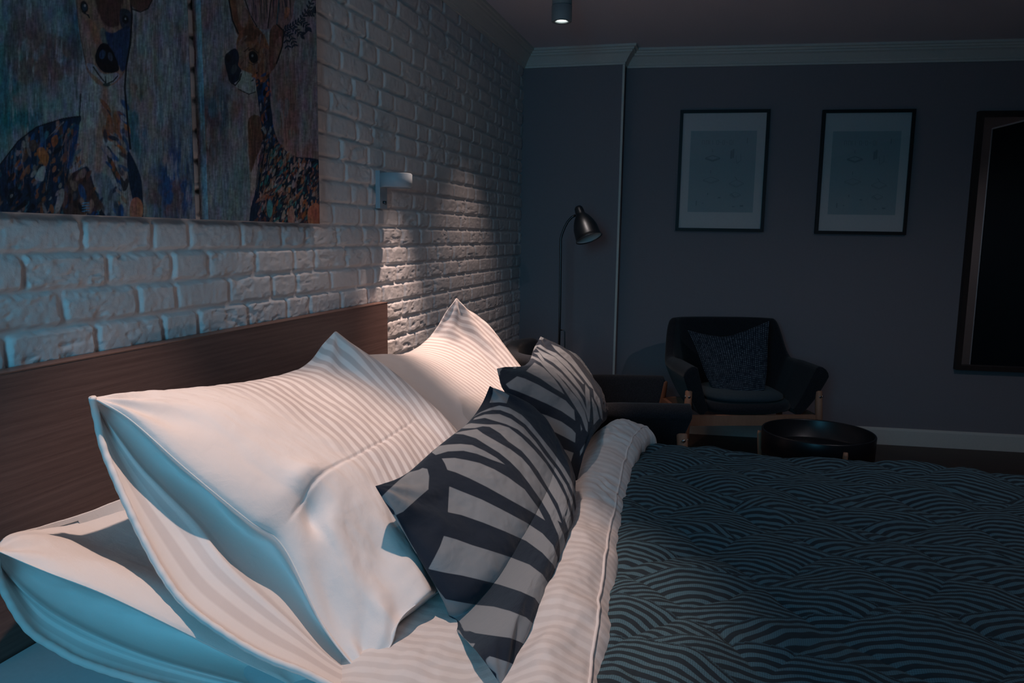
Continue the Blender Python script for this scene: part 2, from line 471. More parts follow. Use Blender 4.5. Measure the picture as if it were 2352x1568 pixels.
# ------------------------------------------------------------------ paintings
CPX = 740/2189.0
def poly_sd(X, Y, poly):
    """signed distance, positive inside"""
    poly = np.asarray(poly, float); ins = np.zeros(X.shape, bool); dm = np.full(X.shape, 1e9)
    n = len(poly)
    for i in range(n):
        x0, y0 = poly[i]; x1, y1 = poly[(i+1) % n]
        if y0 != y1:
            c = ((y0 > Y) != (y1 > Y)) & (X < (x1-x0)*(Y-y0)/(y1-y0)+x0); ins ^= c
        dx, dy = x1-x0, y1-y0; L = dx*dx+dy*dy+1e-12
        t = np.clip(((X-x0)*dx+(Y-y0)*dy)/L, 0, 1)
        dm = np.minimum(dm, np.hypot(X-x0-t*dx, Y-y0-t*dy))
    return np.where(ins, dm, -dm)
def smooth_poly(pts, k=4):
    P = np.asarray(pts, float); n = len(P); out = []
    for i in range(n):
        a, b, c, d = P[i-1], P[i], P[(i+1) % n], P[(i+2) % n]
        for j in range(k):
            t = j/k; out.append(.5*((2*b)+(-a+c)*t+(2*a-5*b+4*c-d)*t*t+(-a+3*b-3*c+d)*t**3))
    return np.array(out)
class Paint:
    def __init__(s, Cx, Cy): s.X = Cx; s.Y = Cy; s.C = np.zeros(Cx.shape+(3,))
    def blend(s, a, col): s.C = s.C*(1-a[..., None])+np.asarray(col)*a[..., None]
    def poly(s, pts, col, soft=3, op=1.0, rag=3.0, smooth=True):
        p = smooth_poly(pts) if smooth else np.asarray(pts, float)
        x0, y0 = p.min(0)-40; x1, y1 = p.max(0)+40
        m = (s.X > x0) & (s.X < x1) & (s.Y > y0) & (s.Y < y1)
        if not m.any(): return
        X = s.X[m]; Y = s.Y[m]
        d = poly_sd(X, Y, p)
        if rag: d = d+rag*fbm(X/22, Y/70, 3, 3)*2
        a = np.clip(d/soft+.5, 0, 1)*op
        c = s.C[m]; s.C[m] = c*(1-a[:, None])+np.asarray(col)*a[:, None]
    def ell(s, x, y, a, b, col, rot=0, soft=.25, op=1.0):
        m = (abs(s.X-x) < max(a, b)*1.6) & (abs(s.Y-y) < max(a, b)*1.6)
        if not m.any(): return
        X = s.X[m]-x; Y = s.Y[m]-y; c_, s_ = cos(rot), sin(rot)
        u = (X*c_+Y*s_)/a; v = (-X*s_+Y*c_)/b; r = np.hypot(u, v)
        al = np.clip((1-r)/soft+.5, 0, 1)*op; c = s.C[m]; s.C[m] = c*(1-al[:, None])+np.asarray(col)*al[:, None]
    def line(s, pts, wd, col, op=1.0, taper=False):
        P = np.asarray(pts, float); x0, y0 = P.min(0)-wd*2-4; x1, y1 = P.max(0)+wd*2+4
        m = (s.X > x0) & (s.X < x1) & (s.Y > y0) & (s.Y < y1)
        if not m.any(): return
        X = s.X[m]; Y = s.Y[m]; dm = np.full(X.shape, 1e9); n = len(P)-1
        for i in range(n):
            ax, ay = P[i]; bx, by = P[i+1]; dx, dy = bx-ax, by-ay; t = np.clip(((X-ax)*dx+(Y-ay)*dy)/(dx*dx+dy*dy+1e-9), 0, 1)
            ww = 1 - (i+t)/n*.75 if taper else 1.0
            dm = np.minimum(dm, np.hypot(X-ax-t*dx, Y-ay-t*dy)/ww)
        a = np.clip((wd*.5-dm)/2.5+.5, 0, 1)*op; c = s.C[m]; s.C[m] = c*(1-a[:, None])+np.asarray(col)*a[:, None]
    def clouds(s, col, sx, sy, seed, lo=.02, hi=.16, op=.8, region=None):
        a = sstep(lo, hi, fbm(s.X/sx, s.Y/sy, seed, 5))*op
        if region is not None:
            x, y, rx, ry = region; a = a*np.clip(1.6-np.hypot((s.X-x)/rx, (s.Y-y)/ry)*1.2, 0, 1)
        s.blend(a, col)
NAVY = (.010, .030, .065); BLUE = (.012, .085, .24); RUST = (.30, .105, .045); ORNG = (.50, .17, .055); CREAM = (.44, .38, .36)
GREYB = (.17, .20, .225); TEAL = (.03, .19, .21); BRWN = (.13, .06, .045); BLK = (.008, .010, .015); PALE = (.36, .38, .40)
def scatter(p, poly, n, seed, cols, amin, amax, asp, r0=None, edge=8):
    rnd = random.Random(seed); P = np.asarray(poly, float); x0, y0 = P.min(0); x1, y1 = P.max(0); k = 0
    while k < n:
        x = rnd.uniform(x0, x1); y = rnd.uniform(y0, y1)
        if poly_sd(np.array([x]), np.array([y]), P)[0] < edge: k += .2; continue
        a = rnd.uniform(amin, amax); p.ell(x, y, a, a*rnd.uniform(*asp), rnd.choice(cols), (rnd.gauss(0, .5) if r0 is None else r0+rnd.gauss(0, .35)), .3, rnd.uniform(.55, .95)); k += 1
def paint_one(p):
    p.C[:] = (.26, .30, .34)
    p.clouds((.30, .24, .23), 160, 330, 11, -.02, .14, .75)
    p.clouds((.20, .29, .34), 120, 300, 14, .0, .15, .7)
    p.clouds(TEAL, 190, 240, 21, -.16, .06, .85, (0, 620, 330, 480))
    p.clouds((.03, .15, .22), 90, 200, 23, -.16, .05, .8, (500, 230, 190, 220))
    p.clouds((.20, .09, .075), 120, 160, 27, -.12, .10, .8, (330, 420, 240, 220))
    p.clouds((.16, .07, .06), 90, 200, 29, -.1, .1, .6, (170, 230, 150, 300))
    p.clouds((.02, .16, .19), 110, 130, 22, -.2, .02, .9, (150, 830, 190, 120))
    p.clouds((.03, .16, .20), 60, 160, 33, -.12, .1, .85, (930, 830, 90, 330))
    p.clouds((.26, .12, .08), 60, 90, 34, -.05, .1, .7, (980, 560, 110, 110))
    p.clouds(BLUE, 70, 330, 41, -.16, .05, .95, (1210, 1230, 200, 370))
    p.clouds((.22, .12, .09), 80, 160, 43, .0, .12, .7, (1150, 1330, 220, 160))
    p.clouds((.42, .46, .50), 26, 190, 51, .10, .24, .5)
    p.clouds((.07, .09, .11), 40, 300, 53, .08, .24, .5)
    body = [(555, 790), (430, 805), (250, 862), (120, 960), (30, 1080), (0, 1125), (-120, 1290), (-160, 1460), (300, 1475), (760, 1475), (650, 1290), (600, 1130), (530, 1060), (540, 850)]
    p.poly(body, NAVY, 5, 1, 4)
    neck = [(560, 480), (555, 800), (535, 900), (520, 1000), (470, 1180), (590, 1130), (650, 1270), (730, 1475), (985, 1475), (965, 1290), (945, 1180), (885, 1010), (868, 850), (852, 600), (850, 440)]
    p.poly(neck, (.30, .30, .32), 5, 1, 5)
    p.poly([(640, 1180), (720, 1180), (790, 1260), (820, 1380), (860, 1470), (740, 1475), (690, 1360)], (.14, .20, .25), 16, .9, 8)
    p.poly([(570, 560), (650, 555), (680, 700), (660, 860), (600, 850), (565, 700)], (.36, .40, .43), 22, .9, 6)
    p.poly([(700, 560), (740, 640), (730, 800), (700, 1000), (690, 1160), (640, 1150), (650, 960), (670, 760)], (.38, .22, .18), 30, .8, 8)
    p.poly([(545, 900), (600, 930), (600, 1050), (560, 1130), (510, 1100)], (.36, .27, .25), 20, .8, 6)
    p.poly([(740, 760), (770, 850), (830, 930), (858, 1050), (820, 1060), (760, 960), (718, 890)], RUST, 8, .85, 8)
    p.poly([(845, 830), (880, 860), (885, 940), (850, 910)], ORNG, 5, .9, 3)
    p.poly([(800, 930), (840, 960), (835, 1010), (795, 990)], ORNG, 5, .9, 3)
    p.poly([(790, 755), (845, 770), (868, 850), (830, 820)], BLUE, 4, .95)
    p.poly([(720, 980), (780, 1120), (830, 1210), (850, 1230), (860, 1180), (875, 1240), (840, 1300), (780, 1210), (730, 1080)], BLK, 4, .9, 3)
    p.poly([(870, 1020), (950, 1180), (968, 1300), (975, 1475), (930, 1475), (900, 1350), (870, 1200)], NAVY, 5, 1, 3)
    p.poly([(890, 1370), (930, 1340), (968, 1380), (965, 1475), (885, 1475)], (.42, .19, .12), 5, .95, 3)
    scatter(p, [(690, 700), (860, 700), (880, 1000), (870, 1460), (760, 1460), (700, 1000)], 60, 5, [PALE, RUST, NAVY, (.34, .28, .27), BLUE], 6, 20, (1.8, 4), -.5)
    for k in range(26):
        r = random.Random(100+k); x = r.uniform(40, 500); y = 880+abs(x-520)*.25+r.uniform(0, 60)
        p.line([(x, y), (x+r.uniform(-60, 10), y+r.uniform(120, 380))], r.uniform(5, 14), r.choice([(.16, .13, .14), (.05, .13, .24), (.30, .20, .18), (.10, .16, .20)]), r.uniform(.4, .8), True)
    scatter(p, body, 260, 9, [RUST, BRWN, (.24, .15, .13), (.28, .24, .25), BLUE, NAVY, BLK, BLK, NAVY, (.04, .15, .22)], 5, 15, (1.4, 4.5), .35)
    scatter(p, body, 60, 10, [RUST, (.34, .15, .08), (.30, .27, .28)], 5, 14, (1.2, 2.2), .4)
    p.poly([(200, 960), (235, 950), (255, 990), (225, 1030), (200, 1000)], (.09, .06, .06), 5)
    p.poly([(250, 1020), (290, 1000), (330, 1060), (310, 1130), (270, 1080)], ORNG, 5, .8)
    p.poly([(240, 1200), (270, 1140), (305, 1130), (305, 1190), (290, 1230), (250, 1225)], (.36, .38, .42), 4)
    p.poly([(350, 940), (385, 915), (395, 960), (370, 1000), (350, 980)], RUST, 4)
    p.line([(280, 860), (285, 960)], 26, (.05, .13, .22), .8)
    p.line([(430, 830), (330, 930)], 10, (.25, .22, .24), .8, True)
    p.line([(520, 860), (505, 1000), (470, 1130)], 34, BLUE, .55)
    p.poly([(470, 1200), (560, 1150), (610, 1190), (640, 1290), (700, 1400), (640, 1440), (500, 1460), (430, 1440), (430, 1330)], (.075, .045, .04), 8, .9, 10)
    scatter(p, [(430, 1180), (620, 1160), (720, 1440), (420, 1450)], 30, 19, [BRWN, NAVY, BLUE, (.3, .2, .17), BLK], 8, 22, (1.5, 3), .2)
    p.poly([(400, 1300), (435, 1290), (430, 1370), (395, 1440), (370, 1440)], (.32, .30, .31), 4, .9)
    for k in range(4): p.line([(560, 1380+18*k), (605, 1376+18*k)], 7, (.08, .28, .50), .9)
    p.line([(0, 1120), (30, 1080), (120, 960), (250, 862), (430, 805), (540, 792), (548, 640)], 9, BLK, .9)
    # head
    head = [(520, -260), (522, 60), (545, 250), (580, 420), (590, 480), (650, 560), (720, 590), (790, 560), (850, 480), (885, 300), (898, 100), (885, -60), (860, -260)]
    p.poly(head, (.30, .18, .14), 5, 1, 3)
    p.poly([(528, 60), (560, 130), (640, 260), (655, 340), (640, 430), (600, 460), (575, 400), (545, 240)], (.34, .22, .19), 10, .9, 6)
    p.poly([(600, 130), (650, 160), (675, 240), (670, 300), (640, 290), (620, 220)], (.36, .17, .10), 14, .8, 6)
    p.poly([(640, -260), (840, -260), (820, 120), (790, 180), (720, 170), (660, 60)], (.09, .040, .035), 14, .95, 10)
    p.poly([(690, 190), (725, 210), (745, 260), (735, 330), (700, 300), (680, 250)], (.12, .17, .18), 10, .8, 6)
    p.poly([(715, 215), (770, 225), (820, 195), (885, 195), (872, 400), (835, 490), (800, 440), (765, 370), (735, 300)], (.010, .045, .13), 8, .95, 8)
    p.poly([(820, 60), (885, 80), (890, 170), (850, 200), (815, 160)], NAVY, 6, .9)
    p.line([(885, -40), (897, 100), (885, 300), (858, 450), (848, 600), (868, 840), (885, 1010)], 13, BLK, .95)
    p.line([(520, -40), (526, 90), (550, 260), (580, 420)], 6, (.10, .06, .06), .8)
    p.poly([(590, 430), (640, 440), (700, 500), (790, 495), (808, 520), (770, 560), (720, 575), (650, 520), (600, 470)], (.34, .36, .39), 6, 1, 3)
    p.poly([(655, 345), (690, 295), (735, 305), (775, 365), (808, 455), (790, 488), (720, 495), (675, 465), (648, 410)], BLK, 4)
    p.ell(695, 370, 20, 32, (.03, .07, .14), .2); p.ell(750, 385, 16, 30, (.05, .07, .11), -.2)
    p.poly([(665, 420), (710, 430), (780, 450), (720, 475), (675, 455)], (.015, .012, .014), 6)
    p.line([(635, 455), (665, 500), (700, 545), (725, 570), (770, 550), (800, 515)], 9, BLK, .95)
    p.ell(725, 575, 26, 12, (.04, .06, .07)); p.line([(715, 520), (720, 560)], 7, BLK)
    p.ell(572, 46, 25, 42, BLK, -.2); p.ell(573, 50, 16, 26, (.02, .05, .09), -.2); p.ell(577, 38, 7, 9, (.4, .38, .4)); p.line([(560, 80), (600, 104), (606, 120)], 9, BLK)
    p.ell(852, 132, 22, 30, BLK); p.ell(852, 128, 6, 8, (.3, .3, .32))
    p.poly([(895, 40), (950, 78), (1005, 55), (1035, 0), (1060, -90), (960, -120), (890, -40)], (.12, .06, .05), 5, 1, 3)
    p.line([(900, 62), (955, 82), (1005, 58), (1034, 0)], 8, BLK, .9)
def paint_two(p):
    p.C[:] = (.30, .27, .30)
    p.clouds((.24, .12, .10), 150, 300, 61, -.08, .1, .8, (1560, 600, 420, 600))
    p.clouds((.27, .14, .12), 150, 280, 63, -.1, .1, .8, (2050, 800, 220, 420))
    p.clouds((.22, .27, .31), 140, 300, 65, -.02, .14, .8)
    p.clouds((.20, .29, .33), 160, 260, 67, -.3, -.05, .9, (1560, 1330, 190, 260))
    p.clouds((.03, .15, .21), 60, 120, 68, -.2, .02, .9, (1370, 720, 50, 70))
    p.clouds((.04, .13, .18), 90, 200, 69, -.15, .05, .8, (1480, 780, 90, 260))
    p.clouds((.16, .07, .06), 70, 150, 70, -.15, .05, .8, (1400, 900, 80, 260))
    p.clouds((.42, .40, .43), 24, 180, 71, .12, .24, .45)
    p.clouds((.14, .22, .25), 30, 120, 73, .0, .15, .6, (1950, 700, 120, 300))
    # ears and crown
    p.poly([(1540, -300), (1660, -300), (1650, 0), (1690, 80), (1730, 170), (1760, 200), (1650, 215), (1615, 235), (1585, 150), (1560, 20)], (.20, .09, .05), 5, 1, 3)
    p.poly([(1600, -300), (1640, -20), (1690, 110), (1650, 190), (1610, 60)], (.28, .19, .17), 10, .8, 4)
    p.line([(1555, 0), (1580, 140), (1618, 225)], 10, BLK); p.line([(1665, 0), (1700, 100), (1745, 180)], 7, BLK)
    p.poly([(1700, -300), (2010, -300), (1995, 60), (1975, 140), (1925, 195), (1870, 170), (1830, 195), (1770, 195), (1720, 120), (1690, 40)], (.25, .17, .17), 6, 1, 4)
    for k in range(16):
        r = random.Random(300+k); x = 1700+k*18; p.line([(x, r.uniform(-60, 40)), (x+r.uniform(-10, 25), 130+r.uniform(-20, 50))], r.uniform(4, 12), r.choice([BLK, NAVY, BRWN, (.36, .28, .28)]), .8, True)
    p.line([(1820, 190), (1835, 60), (1850, -60)], 7, BLK); p.line([(1880, 170), (1890, 60), (1900, -60)], 8, (.03, .10, .14))
    p.poly([(1940, 50), (1970, 60), (1960, 110), (1930, 130)], (.34, .17, .10), 4)
    # leafy branch
    for br in ([(1925, 200), (1980, 180), (2040, 140), (2090, 70), (2130, -20)], [(1925, 205), (1980, 245), (2005, 320)], [(1985, 180), (2040, 235), (2060, 240)], [(2040, 140), (2090, 180), (2095, 210)], [(2080, 90), (2130, 90), (2150, 60)], [(1935, 215), (1960, 340)]):
        p.line(br, 5, BLK)
        n = len(br)
        for i in range(n-1):
            for t in (.15, .45, .75):
                x = br[i][0]*(1-t)+br[i+1][0]*t; y = br[i][1]*(1-t)+br[i+1][1]*t
                a = math.atan2(br[i+1][1]-br[i][1], br[i+1][0]-br[i][0])
                for sgn in (-1, 1): p.ell(x+15*cos(a+sgn*.9), y+15*sin(a+sgn*.9), 15, 6, NAVY, a+sgn*.9)
    # neck and body
    p.poly([(1655, 600), (1750, 620), (1760, 800), (1740, 1000), (1760, 1200), (1740, 1475), (1705, 1475), (1695, 1180), (1672, 900), (1668, 700)], (.34, .27, .27), 4, 1, 4)
    p.poly([(1690, 805), (1775, 800), (1785, 960), (1735, 1090), (1702, 1170), (1690, 1000)], (.16, .085, .06), 6, 1, 4)
    body = [(1740, 520), (1800, 470), (1828, 500), (1832, 620), (1850, 800), (1890, 965), (2000, 1060), (2200, 1125), (2200, 1560), (1725, 1560), (1745, 1250), (1790, 1000), (1770, 800), (1748, 640)]
    p.poly(body, NAVY, 4, 1, 4)
    scatter(p, [(1760, 1000), (1890, 970), (2000, 1060), (2170, 1115), (2170, 1520), (1740, 1520)], 800, 31, [RUST, (.30, .14, .08), (.24, .16, .14), (.30, .29, .30), TEAL, BRWN, BLK, NAVY, BLK, NAVY, (.34, .27, .25)], 3, 10, (1.5, 4.2), .4, 3)
    scatter(p, [(1750, 540), (1828, 500), (1850, 820), (1885, 960), (1790, 990), (1768, 800)], 90, 33, [BRWN, BLUE, (.28, .30, .32), BLK, RUST, NAVY], 4, 10, (2, 4), .2, 3)
    for k in range(9):
        r = random.Random(500+k); x = 1775+r.uniform(-12, 12)+k*9; p.line([(x-10, 980+r.uniform(0, 60)), (x-50, 1300)], r.uniform(5, 10), r.choice([BLK, NAVY, (.25, .16, .13)]), .8, True)
    p.ell(1833, 1415, 20, 62, (.06, .25, .30)); p.poly([(1960, 1440), (1990, 1400), (2000, 1520), (1960, 1520)], (.36, .22, .17), 4)
    p.poly([(2095, 1420), (2160, 1380), (2165, 1530), (2100, 1530)], (.34, .15, .09), 5)
    # head
    p.poly([(1632, 220), (1660, 195), (1745, 190), (1800, 250), (1832, 330), (1852, 420), (1840, 490), (1790, 560), (1720, 505), (1660, 480), (1618, 440), (1607, 300)], (.25, .115, .065), 4, 1, 3)
    p.poly([(1650, 200), (1740, 195), (1790, 245), (1720, 280), (1660, 270)], (.10, .045, .03), 14, .85, 6)
    p.poly([(1620, 290), (1670, 300), (1690, 380), (1680, 450), (1630, 440), (1612, 360)], (.28, .18, .17), 14, .8, 5)
    p.poly([(1790, 330), (1830, 350), (1848, 430), (1830, 490), (1800, 470)], (.20, .14, .12), 8, .8, 5)
    p.poly([(1655, 360), (1680, 400), (1690, 440), (1650, 470), (1625, 420)], (.22, .13, .11), 12, .8, 5); scatter(p, [(1640, 250), (1800, 250), (1840, 480), (1700, 500), (1620, 420)], 50, 77, [(.20, .10, .07), (.30, .16, .11), (.12, .06, .05), (.28, .20, .18)], 4, 9, (2, 5), .3)
    p.ell(1722, 388, 30, 42, BLK, -.3); p.ell(1715, 378, 7, 9, (.16, .20, .24))
    p.poly([(1528, 380), (1545, 360), (1600, 330), (1625, 390), (1618, 440), (1640, 480), (1625, 540), (1590, 575), (1560, 550), (1538, 480), (1524, 420)], (.012, .022, .042), 4)
    p.ell(1550, 395, 18, 26, BLK); p.ell(1590, 470, 18, 34, (.05, .07, .09), .3)
    p.poly([(1640, 485), (1690, 500), (1735, 560), (1735, 620), (1700, 642), (1640, 615), (1590, 572), (1625, 540)], (.34, .37, .38), 4, 1, 2)
    p.line([(1575, 565), (1600, 580), (1630, 540), (1640, 500)], 8, BLK); p.line([(1620, 605), (1690, 640), (1735, 625)], 6, BLK)
    p.ell(1722, 388, 30, 42, BLK, -.3); p.ell(1715, 378, 7, 9, (.16, .20, .24)); p.line([(1690, 425), (1720, 440), (1750, 425)], 6, (.09, .05, .04)); p.line([(1690, 340), (1720, 330), (1752, 360)], 9, (.06, .03, .03))
    p.line([(1660, 350), (1690, 325)], 10, (.09, .05, .04))
    p.poly([(1835, 215), (1880, 165), (1925, 205), (1922, 300), (1885, 420), (1845, 480), (1830, 400)], (.16, .075, .055), 4, 1, 3)
    p.poly([(1870, 290), (1910, 250), (1900, 350), (1860, 430)], (.28, .17, .14), 8, .8, 4); p.line([(1880, 165), (1927, 210), (1920, 310), (1880, 430)], 8, BLK)
    scatter(p, [(1690, 500), (1830, 480), (1830, 600), (1750, 620)], 22, 41, [ORNG, RUST, BLUE, BLK], 5, 12, (1.3, 2.5), .5, 2)
def canvas(name, y0, y1, z0, z1, tx, fn, label):
    root = empty(name, (0.016, (y0+y1)/2, z0))
    ys = np.arange(y0, y1+.0005, .0017); ys[-1] = y1; zs = np.linspace(z0, z1, int((z1-z0)/.0019))
    Y, Z = np.meshgrid(ys, zs, indexing='ij')
    P = np.stack([np.full_like(Y, tx), Y, Z], -1)
    # wrapped side edge facing the camera
    xs = np.linspace(.014, tx, 16)[:-1]; X2, Z2 = np.meshgrid(xs, zs, indexing='ij')
    S = np.stack([X2, np.full_like(X2, y0), Z2], -1)
    xs3 = np.linspace(tx, .014, 5)[1:]; X3, Z3 = np.meshgrid(xs3, zs, indexing='ij'); S3 = np.stack([X3, np.full_like(X3, y1), Z3], -1)
    G = np.concatenate([S, P, S3])
    px, py = proj(G)
    p = Paint(px/CPX, py/CPX); fn(p)
    # bristle streaks in the paint
    for c_ in range(3):
        p.C[..., c_] *= .88*(1+.55*fbm(p.X/7, p.Y/60, 90, 3)*2)*(1+.22*fbm(p.X/34, p.Y/90, 94+c_, 4)*2)*(1+.35*fbm(p.X/15, p.Y/12, 99, 3)*2)
    C = np.clip(p.C, 0, 1)
    me = grid_mesh('canvas', G); me.flip_normals(); cattr(me, 'col', C.reshape(-1, 3))
    link('canvas', me, M_CANV, root)
    bm = bmesh.new()
    for z in (z0, z1-.02): add_box(bm, (.014, y0+.002, z+.001), (tx-.001, y1-.002, z+.019))
    for y in (y0+.002, y1-.022): add_box(bm, (.014, y, z0+.02), (tx-.001, y+.02, z1-.02))
    bm_obj('stretcher_frame', bm, M_WALL, root)
    tag(root, label, 'painting')
TX = .040
b1 = onx(440, 250, TX)[1]; b2 = onx(471, 300, TX)[1]; b3 = onx(730, 250, TX)[1]
zb = (onx(0, 487, TX)[2]+onx(447, 500, TX)[2]+onx(731, 515, TX)[2])/3
print('canvas', b1, b2, b3, zb)
canvas('canvas_painting', b1-.66, b1, zb, zb+.92, TX, paint_one, 'unframed canvas painting of a front-facing deer with a dark feathered back, teal and grey ground')
canvas('canvas_painting', b2, b3, zb, zb+.92, TX, paint_two, 'unframed canvas painting of a deer head turned left with leafy antler branch')

# ------------------------------------------------------------------ pictures on the far wall
ang = math.atan(SL)
def wall_root(name, px, py): 
    c = onfar(px, py); o = empty(name, (c[0], c[1], c[2]), ang); return o
def framed(name, cor, label, label_marks):
    # local axes: x along wall, -y out of the wall
    q = [onfar(*p, off=.02) for p in cor]
    cx = sum(v[0] for v in q)/4; cz = sum(v[2] for v in q)/4
    wd = (abs(q[1][0]-q[0][0])+abs(q[2][0]-q[3][0]))/2/cos(ang); ht = (q[0][2]-q[3][2]+q[1][2]-q[2][2])/2
    root = empty(name, (cx, fary(cx)-.001, cz), ang)
    a, b = wd/2, ht/2; fw = .020; d = .030
    bm = bmesh.new()
    for A, B in (((-a, -d, b-fw), (a, 0, b)), ((-a, -d, -b), (a, 0, -b+fw)), ((-a, -d, -b+fw), (-a+fw, 0, b-fw)), ((a-fw, -d, -b+fw), (a, 0, b-fw))): add_box(bm, A, B)
    bm_obj('frame', bm, M_BLKF, root, bevel=.0015, world=False)
    bm = bmesh.new(); add_box(bm, (-a+fw, -.014, -b+fw), (a-fw, -.008, b-fw)); bm_obj('passepartout', bm, M_MAT, root, world=False)
    iw = a*.74; top = b*.66; bot = -b*.68
    bm = bmesh.new(); add_box(bm, (-iw, -.0150, bot), (iw, -.0142, top)); bm.faces.ensure_lookup_table(); nf0 = len(bm.faces); yy = -.0156
    def seg(x0, z0, x1, z1, t=.0016):
        v = Vector((x1-x0, 0, z1-z0)); n = Vector((-v.z, 0, v.x)).normalized()*t
        ps = [Vector((x0, yy, z0))+n, Vector((x0, yy, z0))-n, Vector((x1, yy, z1))-n, Vector((x1, yy, z1))+n]
        vs = [bm.verts.new(p) for p in ps]+[bm.verts.new(p+Vector((0, .0004, 0))) for p in ps]
        for f in ((0, 1, 2, 3), (7, 6, 5, 4), (0, 4, 5, 1), (1, 5, 6, 2), (2, 6, 7, 3), (3, 7, 4, 0)): bm.faces.new([vs[i] for i in f])
    U = lambda u, v: (-iw+2*iw*u, top+(bot-top)*v)
    def S(u0, v0, u1, v1, t=.0014): seg(*U(u0, v0), *U(u1, v1), t)
    rnd = random.Random(3)
    for k, (u, kind) in enumerate(((.18, 'n'), (.24, 'n'), (.29, 'i'), (.34, 'i'), (.40, 'o'), (.44, 's'), (.49, 'o'), (.54, 's'), (.60, 'o'), (.65, 'i'))):
        h0, h1 = .115, .165
        if kind == 'i': S(u, h0, u, h1)
        elif kind == 'n': S(u, h0, u, h1); S(u, h0, u+.03, h0); S(u+.03, h0, u+.03, h1)
        elif kind == 's': S(u, .14, u+.03, .14)
        else:
            S(u, h0, u+.03, h0); S(u, h1, u+.03, h1); S(u, h0, u, h1); S(u+.03, h0, u+.03, h1)
    S(.86, .09, .86, .15, .003)
    def iso(u, v, w, h, t=.0012):
        S(u, v, u+w*.5, v-h*.5, t); S(u+w*.5, v-h*.5, u+w, v, t); S(u+w, v, u+w*.5, v+h*.5, t); S(u+w*.5, v+h*.5, u, v, t)
        S(u, v, u, v+.012, t); S(u+w, v, u+w, v+.012, t); S(u, v+.012, u+w*.5, v+h*.5+.012, t); S(u+w*.5, v+h*.5+.012, u+w, v+.012, t)
    iso(.24, .33, .22, .06, .0026); S(.34, .22, .34, .26, .002)
    S(.63, .24, .63, .34, .006); S(.66, .22, .66, .33, .006); S(.70, .30, .72, .40); S(.72, .40, .78, .36); S(.78, .36, .77, .28)
    iso(.22, .60, .24, .07); iso(.62, .64, .22, .08); S(.33, .48, .33, .52, .002); S(.70, .56, .74, .60, .002)
    iso(.64, .78, .16, .06); S(.30, .76, .30, .79, .003); S(.46, .82, .50, .82, .004); S(.13, .86, .13, .92, .003)
    S(.68, .93, .72, .93, .003); S(.80, .92, .85, .92, .005); S(.22, .89, .24, .89, .003); S(.66, .77, .71, .81, .002)
    bm.faces.ensure_lookup_table()
    for f in bm.faces[nf0:]: f.material_index = 1
    bm_obj('print', bm, (M_PRINT, M_INK), root, world=False)
    bm = bmesh.new(); add_box(bm, (-a+fw, -.0215, -b+fw), (a-fw, -.0200, b-fw)); bm_obj('glass', bm, M_GLASS, root, world=False)
    tag(root, label, 'framed print')
    return root
framed('framed_print', ((1562, 251), (1767, 253), (1754, 533), (1551, 529)), 'black framed print with pale mount, left one, hanging nearer the lamp above the armchair', 0)
framed('framed_print', ((1888, 249), (2100, 254), (2082, 541), (1872, 535)), 'black framed print with pale mount, right one, hanging next to the tall mirror', 0)

# ------------------------------------------------------------------ mirror at the right edge
mt = onfar(2240, 252, .03); mb = onfar(2197, 848, .03)
mx0 = (mt[0]+mb[0])/2; mz1 = mt[2]-.01; mz0 = mb[2]; mx1 = mx0+.78
root = empty('wall_mirror', ((mx0+mx1)/2, fary((mx0+mx1)/2)-.001, mz0), ang)
a = (mx1-mx0)/2; h = mz1-mz0; fw = .030; d = .05
bm = bmesh.new()
for A, B in (((-a, -d, h-fw), (a, 0, h)), ((-a, -d, 0), (a, 0, fw)), ((-a, -d, fw), (-a+fw, 0, h-fw)), ((a-fw, -d, fw), (a, 0, h-fw))): add_box(bm, A, B)
bm_obj('frame', bm, M_MIRF, root, bevel=.003, world=False)
bm = bmesh.new(); add_box(bm, (-a+fw, -.018, fw), (a-fw, -.012, h-fw)); bm_obj('mirror_glass', bm, M_MIRROR, root, world=False)
tag(root, 'tall dark brown framed mirror on the far wall at the right edge', 'mirror')
# dark wardrobe on the right, seen only in the mirror
def mirrored(px, py, z):
    # follow the sight line, bounce off the glass and stop at height z
    p = onfar(px, py, .015); d = ray(px, py); n = np.array([sin(ang), -cos(ang), 0]); d = d-2*d.dot(n)*n
    return p+d*(z-p[2])/d[2]
wt = mirrored(2280, 296, 2.34); print('wardrobe edge', wt, mirrored(2352, 268, 2.34))

# ------------------------------------------------------------------ lamps
def ceiling_spot(x, y, label, group, on, tgt=None, en=0, ang_=80, blend=.6, size=.03, col=WARM):
    r = empty('ceiling_spotlight', (x, y, CEILZ))
    bm = bmesh.new(); add_lathe(bm, [(.051, 0), (.051, -.068), (.047, -.071)]); bm_obj('mount', bm, M_GREYM, r, True, world=False)
    bm = bmesh.new(); add_lathe(bm, [(.047, -.071), (.052, -.073), (.052, -.148), (.051, -.150), (.033, -.150), (.031, -.142), (.030, -.138)], cap=False); bm_obj('housing', bm, M_GREYM, r, True, world=False)
    bm = bmesh.new(); add_lathe(bm, [(.0315, -.139), (.0, -.139)], cap=False); bm_obj('lens', bm, M_LAMP, r, world=False)
    tag(r, label, 'ceiling light', group)
    if en: spot('spot_bulb', (x, y, CEILZ-.155), tgt, en, ang_, blend, size, col)
    return r
ps = onz(1290, 50, 2.45); print('spot at', ps)
G = 'cylinder spotlights on the ceiling'
ceiling_spot(ps[0], ps[1], 'grey cylinder ceiling spotlight with lit round opening near the brick wall', G, True, (ps[0], ps[1], 0), 24, 76, .8)
ceiling_spot(.44, 3.18, 'ceiling spotlight above the far pillow, out of view', G, True, (.38, 3.16, 0), 170, 46, .8, .018)
